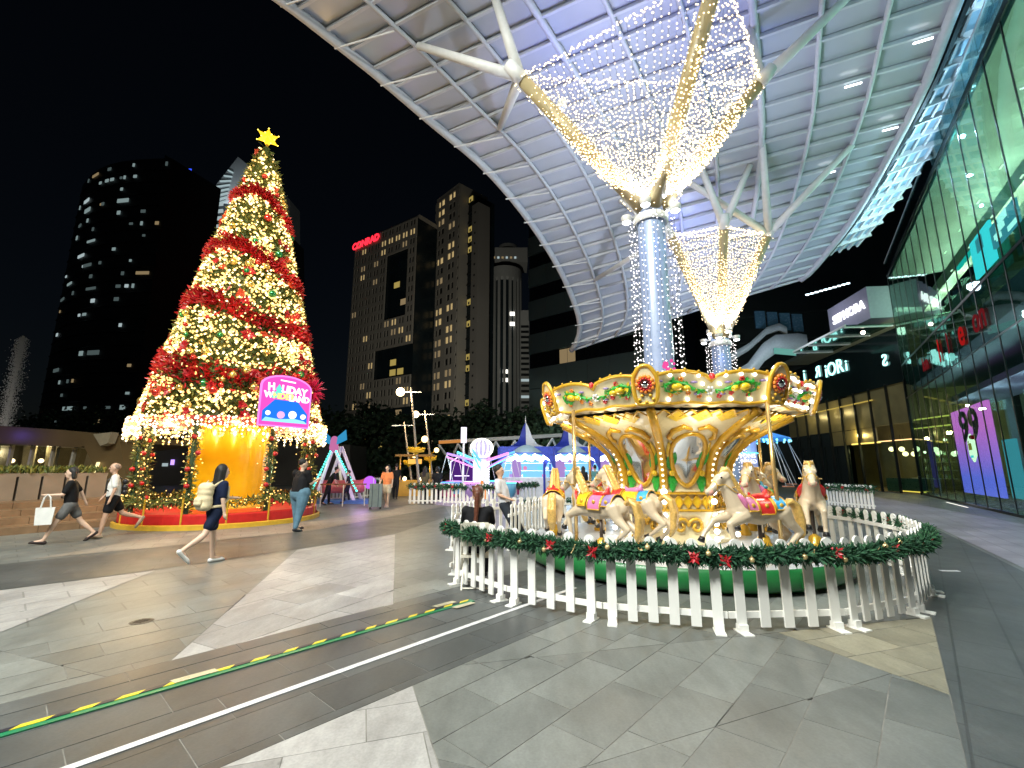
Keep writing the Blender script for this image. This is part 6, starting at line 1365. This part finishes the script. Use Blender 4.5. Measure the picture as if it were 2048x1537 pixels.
# ================================================================ PEOPLE
SKIN = mat('skin', (.52, .32, .22), .5, var=.05); SKIN2 = mat('skin_light', (.62, .42, .31), .5, var=.05); HAIRM = mat('hair_black', (.008, .007, .007), .65, var=.3, scale=40, bump=.3); HAIRB = mat('hair_auburn', (.10, .03, .015), .4, var=.3, scale=40, bump=.3)
def cloth(name, col, rough=.8): return mat('cloth_' + name, col, rough, var=.22, scale=7, bump=.7, spec=.2)
def person(label, loc, face, h=1.68, legs=((0, 0), (0, 0)), arms=((5, 8, 10), (5, 8, 10)), lean=0., head=0., fat=1., top=('tee', (.02, .02, .022)), bot=('pants', (.03, .035, .05)), shoe=(.05, .05, .05), hair='short', hairm=None, skin=None, seat=None, vox=.02, group=None, bow=0.):
    skin = skin or SKIN; hairm = hairm or HAIRM; S = h / 1.70; t = thing('person', label, 'person', loc, R(face), group)
    J = {}; hz = .90 * S; la = R(lean)
    def tor(x, y, z): return Vector((x * math.cos(la) + z * math.sin(la), y, hz + z * math.cos(la) - x * math.sin(la)))
    foot = []
    for i, s in enumerate((1, -1)):
        th, kn = R(legs[i][0]), R(legs[i][1]); H = Vector((0, s * .085 * S * fat, hz - .03 * S)); K = H + Vector((math.sin(th), s * .03, -math.cos(th))) * .43 * S; a = th - kn; A = K + Vector((math.sin(a), 0, -math.cos(a))) * .41 * S; fp = min(0, a * .85) if a < R(-12) else max(0., a * .4)
        T = A + Vector((math.cos(fp), 0, math.sin(fp))) * .17 * S + Vector((0, 0, -.05 * S)); J[i] = (H, K, A, T); foot.append(min(A.z - .085 * S, T.z - .025 * S))
    dz = -min(foot) if seat is None else seat - (hz - .12 * S); off = Vector((0, 0, dz))
    for i in (0, 1): J[i] = tuple(p + off for p in J[i])
    def TT(x, y, z): return tor(x, y, z * S) + off
    W = TT(0, 0, .12); CH = TT(.0, 0, .34); NK = TT(.01, 0, .54); HD = TT(.03 + .04 * math.sin(R(bow)), 0, .685); hr = .098 * S
    Mh = Matrix.Rotation(R(head), 3, 'Z') @ Matrix.Rotation(R(bow), 3, 'Y')
    AR = []
    for i, s in enumerate((1, -1)):
        f, ab, el = (R(q) for q in arms[i]); SH = TT(0, s * .175 * S * (.5 + .5 * fat), .47); d = Vector((math.sin(f) * math.cos(ab), s * math.sin(ab), -math.cos(f) * math.cos(ab))); E = SH + d * .28 * S; f2 = f + el; d2 = Vector((math.sin(f2) * math.cos(ab * .4), s * math.sin(ab * .4) - s * .25 * (el > .8), -math.cos(f2))).normalized(); Wr = E + d2 * .24 * S; AR.append((SH, E, Wr, d2))
    b = MB(); C = b.capsule
    for i in (0, 1):
        H, K, A, T = J[i]; C(H, K, .085 * S * fat, .055 * S * (.6 + .4 * fat)); C(K, A, .055 * S * (.6 + .4 * fat), .036 * S); bk = (A - K).cross(Vector((0, 1, 0))).normalized() * .012; C(K.lerp(A, .15) + bk, K.lerp(A, .5) + bk, .052 * S, .042 * S); C(A, T, .038 * S, .03 * S)
        SH, E, Wr, d2 = AR[i]; C(SH, E, .05 * S * (.6 + .4 * fat), .038 * S); C(E, Wr, .038 * S, .026 * S)
        x, y = frame(d2); pm = Wr + d2 * .05 * S; C(Wr, pm + d2 * .02, .028 * S, .03 * S)
        for q, L in ((-.027, .062), (-.009, .075), (.009, .07), (.027, .055)):
            p = pm + x * q * S + d2 * .025 * S; C(p, p + d2 * L * .5 * S, .010 * S, .010 * S); C(p + d2 * L * .5 * S, p + d2 * L * .85 * S + y * .02, .010 * S, .008 * S)
        C(Wr + x * .02 * S + d2 * .02, pm + x * .05 * S + d2 * .02 * S + y * .01, .012 * S, .010 * S)
    for s in (-1, 1): C(TT(0, s * .05, .0), TT(0, s * .055, .3), .10 * S * fat, .105 * S * (.5 + .5 * fat)); C(TT(0, s * .05, .3), TT(0, s * .10, .45), .10 * S, .075 * S)
    C(TT(0, 0, .44), HD, .052 * S, .05 * S); b.sphere(HD + Vector((0, 0, .02 * S)), (.098 * S, .08 * S, .115 * S), 12, 10, M=Mh); b.sphere(HD + Mh @ Vector((.03, 0, -.055)) * S, (.06 * S, .055 * S, .065 * S), 10, 8, M=Mh); C(HD + Mh @ Vector((.095, 0, .015)) * S, HD + Mh @ Vector((.108, 0, -.015)) * S, .012 * S, .015 * S)
    for s in (-1, 1): b.sphere(HD + Mh @ Vector((-.005, s * .08, .0)) * S, (.018 * S, .012 * S, .03 * S), 6, 5)
    ob('body', remesh(b, vox * .75, 2, 'body'), skin, t)
    if vox <= .022:
        e = MB(); [e.sphere(HD + Mh @ Vector((.085, s * .034, .022)) * S, .011 * S, 6, 5) for s in (-1, 1)]; e.build('eyes', BLACK, t, True); MB().capsule(HD + Mh @ Vector((.088, -.018, -.062)) * S, HD + Mh @ Vector((.088, .018, -.062)) * S, .006 * S, .006 * S).build('mouth', mat('lips', (.35, .12, .1), .5), t, True)
    k, col = top; g = MB(); C = g.capsule
    for s in (-1, 1): C(TT(0, s * .055, .02), TT(.0, s * .06, .28), .122 * S * fat, .125 * S * (.45 + .55 * fat)); C(TT(0, s * .055, .28), TT(0, s * .105, .445), .125 * S * (.6 + .4 * fat), .088 * S)
    C(TT(.0, 0, .05), TT(.0, 0, .43), .125 * S * fat, .10 * S)
    for i in (0, 1): SH, E, Wr, d2 = AR[i]; q = .75 if k == 'tee' else 1.; C(SH, SH.lerp(E, q), .075 * S * (.6 + .4 * fat), .062 * S); (C(E, E.lerp(Wr, .9), .055 * S, .042 * S) if k == 'long' else None)
    ob('top', remesh(g, vox, 2, 'top'), cloth(label[:26], col), t)
    k, col = bot; g = MB(); C = g.capsule; n = {'pants': .93, 'shorts': .0, 'skirt': 0}[k]
    for s in (-1, 1): C(TT(0, s * .055, -.04), TT(0, s * .05, .08), .125 * S * fat, .115 * S * fat)
    for i in (0, 1):
        H, K, A, T = J[i]
        if k == 'pants': C(H, K, .108 * S * fat, .078 * S * (.5 + .5 * fat)); C(K, K.lerp(A, .95), .076 * S * (.5 + .5 * fat), .062 * S)
        else: C(H, H.lerp(K, .62), .112 * S * fat, .100 * S * (.6 + .4 * fat))
    if k == 'skirt': C(J[0][0].lerp(J[1][0], .5), (J[0][0].lerp(J[0][1], .5) + J[1][0].lerp(J[1][1], .5)) / 2, .13, .16)
    ob({'pants': 'trousers'}.get(k, k), remesh(g, vox, 2, 'bottom'), cloth(label[:22] + 'b', col), t)
    for i in (0, 1):
        A, T = J[i][2], J[i][3]; d = (T - A); g = MB(); hl = A + Vector((-.03 * S, 0, -.045 * S)) if abs(d.z) < .12 else A - d.normalized() * .02 + Vector((-.02, 0, -.02)); g.capsule(hl, T, .042 * S, .036 * S); g.capsule(T, T + d.normalized() * .04 * S, .034 * S, .026 * S); ob('shoe', remesh(g, vox * .7, 1, 'shoe'), cloth('shoe%.2f' % shoe[0], shoe, .5), t)
    g = MB(); up = HD + Vector((0, 0, .03 * S))
    if hair != 'bald':
        g.sphere(up + Mh @ Vector((-.018, 0, .022)) * S, (.102 * S, .09 * S, .105 * S), 12, 10, M=Mh)
        if hair == 'long':
            for s in (-.055, 0, .055): g.capsule(up + Mh @ Vector((-.05, s, .0)) * S, up + Mh @ Vector((-.095, s * 1.2, -.40)) * S, .06 * S, .04 * S)
            for s in (-1, 1): g.capsule(up + Mh @ Vector((-.0, s * .07, .0)) * S, up + Mh @ Vector((-.03, s * .085, -.22)) * S, .035 * S, .03 * S)
        if hair == 'tail':
            g.sphere(up + Mh @ Vector((-.10, 0, .0)) * S, .04 * S, 8, 6)
            for q in range(4): g.capsule(up + Mh @ Vector((-.11 - .012 * q, .006 * q, -.0 - .12 * q)) * S, up + Mh @ Vector((-.125 - .012 * q, .006 * q, -.12 - .12 * q)) * S, (.045 - .003 * q) * S, (.044 - .006 * q) * S)
        if hair == 'bob':
            for s in (-1, 0, 1): g.capsule(up + Mh @ Vector((-.04, s * .06, .0)) * S, up + Mh @ Vector((-.05, s * .08, -.13)) * S, .05 * S, .04 * S)
        hm = remesh(g, vox * .7, 1, 'hair'); cut = HD.z - .03
        ob('hair', hm, hairm, t, tuple(Mh @ Vector((-.012, 0, .012))))
    else: g.sphere(up + Vector((-.012, 0, .0)), (.099 * S, .083 * S, .09 * S), 12, 10); ob('hair', g.mesh('hair', True), mat('cropped_hair', (.25, .17, .13), .7), t, (-.012, 0, .005))
    if hair == 'cap':
        m = MB().sphere(up + Vector((-.01, 0, .04 * S)), (.112 * S, .10 * S, .085 * S), 12, 8); m.box(up + Vector((.12 * S, 0, .055 * S)), (.11 * S, .14 * S, .015)); m.build('cap', cloth('cap_black', (.01, .01, .01)), t, True)
    return t, (lambda x, y, z: TT(x, y, z)), AR, J
gw = G(418, 1128)
p, TT, AR, J = person('woman in navy top and shorts with cream backpack walking past the plaza', gw, 60, 1.62, ((8, 4), (-26, 30)), ((28, 6, 55), (-5, 10, 15)), 3, 0, .95, ('tee', (.006, .012, .04)), ('shorts', (.006, .012, .035)), (.75, .74, .72), 'long', skin=SKIN2, vox=.018)
bp_ = thing('backpack', 'cream canvas backpack on the back of the woman in navy', 'backpack', gw, R(60)); CRB = mat('backpack_cream', (.62, .52, .33), .75, var=.1, scale=10, bump=.15); g = MB()
for x, y, z, r in ((-.20, -.09, .10, .085), (-.20, .09, .10, .085), (-.21, -.08, .34, .08), (-.21, .08, .34, .08)): g.capsule(TT(x, y, z), TT(x, y, z + .06), r, r)
for z in (.08, .2, .32, .4): g.capsule(TT(-.21, -.08, z), TT(-.21, .08, z), .095, .095)
ob('bag_body', remesh(g, .018, 3, 'bag_body'), CRB, bp_); g = MB(); g.capsule(TT(-.30, -.06, .12), TT(-.30, .06, .12), .05, .05); g.capsule(TT(-.30, -.06, .18), TT(-.30, .06, .18), .05, .05); ob('front_pocket', remesh(g, .016, 2, 'front_pocket'), CRB, bp_); MB().tube([TT(-.16, 0, .44), TT(-.2, .0, .53), TT(-.24, 0, .45)], .012, 6).build('top_loop', CRB, bp_)
for s in (-1, 1): MB().tube([TT(-.14, s * .09, .42), TT(-.02, s * .10, .53), TT(.11, s * .10, .42), TT(.125, s * .11, .2), TT(.0, s * .17, .08), TT(-.14, s * .11, .06)], .016, 6, flat=1.6).build('strap', CRB, bp_)
gm = G(594, 1063)
person('heavyset man in black T-shirt and blue jeans standing before the Christmas tree', gm, 62, 1.78, ((6, 2), (-10, 4)), ((22, 10, 95), (18, 10, 95)), 0, -25, 1.6, ('tee', (.010, .010, .012)), ('pants', (.10, .19, .26)), (.04, .04, .05), 'short', skin=SKIN2, vox=.02)
g1 = G(128, 1086)
p, TT, AR, J = person('woman in black top and grey shorts striding with a white tote bag', g1, 216, 1.64, ((26, 4), (-28, 16)), ((20, 8, 70), (-35, 14, 12)), 4, 0, 1.0, ('tee', (.008, .008, .009)), ('shorts', (.12, .12, .12)), (.03, .02, .02), 'bob', skin=SKIN2, vox=.02)
g2 = AR[0][2]; tb_ = thing('tote_bag', 'white tote bag hanging from the arm of the woman in black', 'bag', g1, R(216)); g2 = g2 + Vector((.0, .06, 0)); MB().slab([g2 + Vector((-.15, 0, -.26)), g2 + Vector((.15, 0, -.26)), g2 + Vector((.13, 0, -.62)), g2 + Vector((-.13, 0, -.62))], (0, 1, 0), .07).build('bag', mat('tote_white', (.72, .72, .7), .7), tb_)
for q in (0, .07): MB().tube([g2 + Vector((-.08, q, -.27)), g2 + Vector((-.05, q, -.05)), g2 + Vector((0, q, .02)), g2 + Vector((.05, q, -.05)), g2 + Vector((.08, q, -.27))], .01, 6).build('handle', MATS['tote_white'], tb_)
g1 = G(214, 1075)
p, TT, AR, J = person('cropped haired man in white T-shirt and black shorts walking by the steps', g1, 220, 1.70, ((12, 4), (-30, 42)), ((-6, 12, 20), (8, 10, 25)), 2, 0, 1.16, ('tee', (.66, .65, .62)), ('shorts', (.010, .010, .012)), (.3, .22, .15), 'bald', skin=SKIN, vox=.02)
ck = thing('day_pack', 'small black backpack worn by the man in white T-shirt', 'backpack', g1, R(220)); g = MB(); [g.capsule(TT(-.20, -.07, z), TT(-.20, .07, z), .07, .07) for z in (.1, .22, .36)]; ob('bag_body', remesh(g, .02, 2, 'bag_body'), BLACK, ck); [MB().tube([TT(-.13, s * .09, .42), TT(0, s * .10, .54), TT(.14, s * .10, .40), TT(.155, s * .11, .2), TT(0, s * .19, .08)], .014, 6).build('strap', BLACK, ck) for s in (-1, 1)]
# attendant on folding chair
ca = Vector((-.50, 6.75, 0)); person('attendant with long auburn ponytail seated with back turned on white chair', ca + Vector((0, .02, 0)), 90, 1.62, ((84, 88), (84, 84)), ((30, 10, 60), (30, 10, 60)), 2, 0, 1.0, ('tee', (.010, .010, .012)), ('pants', (.02, .02, .03)), (.03, .03, .03), 'tail', HAIRB, SKIN, .47, .018)
ch = thing('folding_chair', 'white plastic folding chair carrying the seated attendant', 'chair', ca, R(90)); CW = mat('chair_white', (.70, .66, .56), .4)
MB().box((.04, 0, .43), (.42, .42, .03)).build('seat', CW, ch); MB().slab([(-.20, -.21, .58), (-.20, .21, .58), (-.26, .21, .86), (-.26, .17, .90), (-.26, -.17, .90), (-.26, -.21, .86)], (-1, 0, 0), .025).build('backrest', CW, ch); MB().box((-.27, 0, .84), (.035, .08, .02)).build('grip_slot', BLACK, ch)
for s in (-1, 1): MB().tube([(-.27, s * .2, .88), (-.16, s * .2, .5), (.22, s * .2, .0)], .014, 6).build('leg', CW, ch); MB().tube([(.18, s * .19, .44), (-.24, s * .19, .0)], .014, 6).build('leg', CW, ch)
for x, z in ((.2, .03), (-.22, .03)): MB().tube([(x, -.2, z), (x, .2, z)], .010, 6).build('stretcher', CW, ch)
lw_ = G(1012, 1048); person('man in white T-shirt and dark jeans leaning back on the fence row', Vector((-.15, 10.1, 0)), -18, 1.70, ((34, 6), (28, 10)), ((-20, 12, 40), (10, 10, 60)), -14, 0, 1.0, ('tee', (.55, .56, .6)), ('pants', (.02, .025, .035)), (.05, .05, .05), 'short', vox=.022)
gs_ = G(772, 1016); person('woman in orange top and cream shorts beside a tall grey suitcase', gs_, -95, 1.66, ((10, 6), (-12, 16)), ((10, 14, 15), (12, 16, 10)), 0, 0, 1.05, ('tee', (.72, .25, .10)), ('shorts', (.6, .52, .4)), (.5, .4, .35), 'long', skin=SKIN2, vox=.026)
sc0 = G(750, 1019); su = thing('suitcase', 'grey blue hard suitcase standing beside the woman in orange', 'suitcase', sc0, R(-80)); g = MB(); g.box((0, 0, .55), (.26, .48, .9)); MB_ = g.build('shell', mat('suitcase_blue', (.16, .22, .24), .4), su); [MB().box((0, y, .55), (.275, .02, .9)).build('rib', mat('suitcase_dark', (.02, .03, .05), .5), su) for y in (-.12, .12)]; MB().tube([(-.02, -.12, 1.0), (-.02, -.12, 1.22), (-.02, .12, 1.22), (-.02, .12, 1.0)], .012, 6).build('handle', STEEL, su); [MB().lathe([(.05, -.02), (.05, .02), (0, .02)], 10).build('wheel', BLACK, su, loc=(sx * .09, sy * .2, .05), rot=(R(90), 0, 0)) for sx in (-1, 1) for sy in (-1, 1)]
FARP = [('man in black walking away behind the woman with suitcase', (790, 999), 95, 1.74, ((8, 4), (-8, 8)), (.012, .012, .014), (.015, .015, .018), 'pants', 'short'),
        ('woman in olive top and black leggings standing by the garlanded fence', (848, 1008), 70, 1.62, ((4, 2), (-4, 4)), (.10, .085, .05), (.01, .01, .012), 'pants', 'long'),
        ('person in black top and leggings standing beside the woman in olive', (873, 1009), 110, 1.62, ((6, 2), (-5, 5)), (.010, .010, .012), (.01, .01, .012), 'pants', 'bob'),
        ('person in dark hood standing in front of the tent stall', (1168, 1001), 90, 1.62, ((3, 2), (-3, 2)), (.012, .012, .016), (.015, .015, .02), 'pants', 'long'),
        ('person in teal shirt standing at the tent stall counter', (1192, 1003), 80, 1.68, ((3, 2), (-3, 2)), (.10, .26, .27), (.02, .02, .03), 'pants', 'short'),
        ('person in dark clothes bending over the swing ship barrier', (655, 1010), 20, 1.66, ((4, 2), (-14, 6)), (.012, .012, .016), (.015, .015, .02), 'pants', 'short'),
        ('child in dark clothes climbing near the swing ship ride', (694, 1008), 200, 1.45, ((30, 40), (-5, 5)), (.012, .012, .02), (.015, .015, .03), 'pants', 'short')]
for lb, uv, fc, h_, lg, tc_, bc_, bk_, hr_ in FARP: person(lb, G(*uv), fc, h_, lg, ((12, 8, 30), (8, 8, 20)), 25 if 'bending' in lb else 0, 0, 1.0, ('long' if 'hood' in lb else 'tee', tc_), (bk_, bc_), (.05, .05, .05), hr_, vox=.028)
bar = thing('queue_barrier', 'low white queue barrier with brown rail by the swing ship ride', 'barrier', G(640, 1014), R(12)); [MB().tube([(x, 0, 0), (x, 0, .95)], .025, 6).build('post', WHITEM, bar) for x in (0, .9, 1.8)]; MB().box((.9, 0, .93), (1.9, .06, .06)).build('rail', mat('rail_brown', (.2, .08, .04), .5), bar)
bpy.data.scenes.remove(TMP)
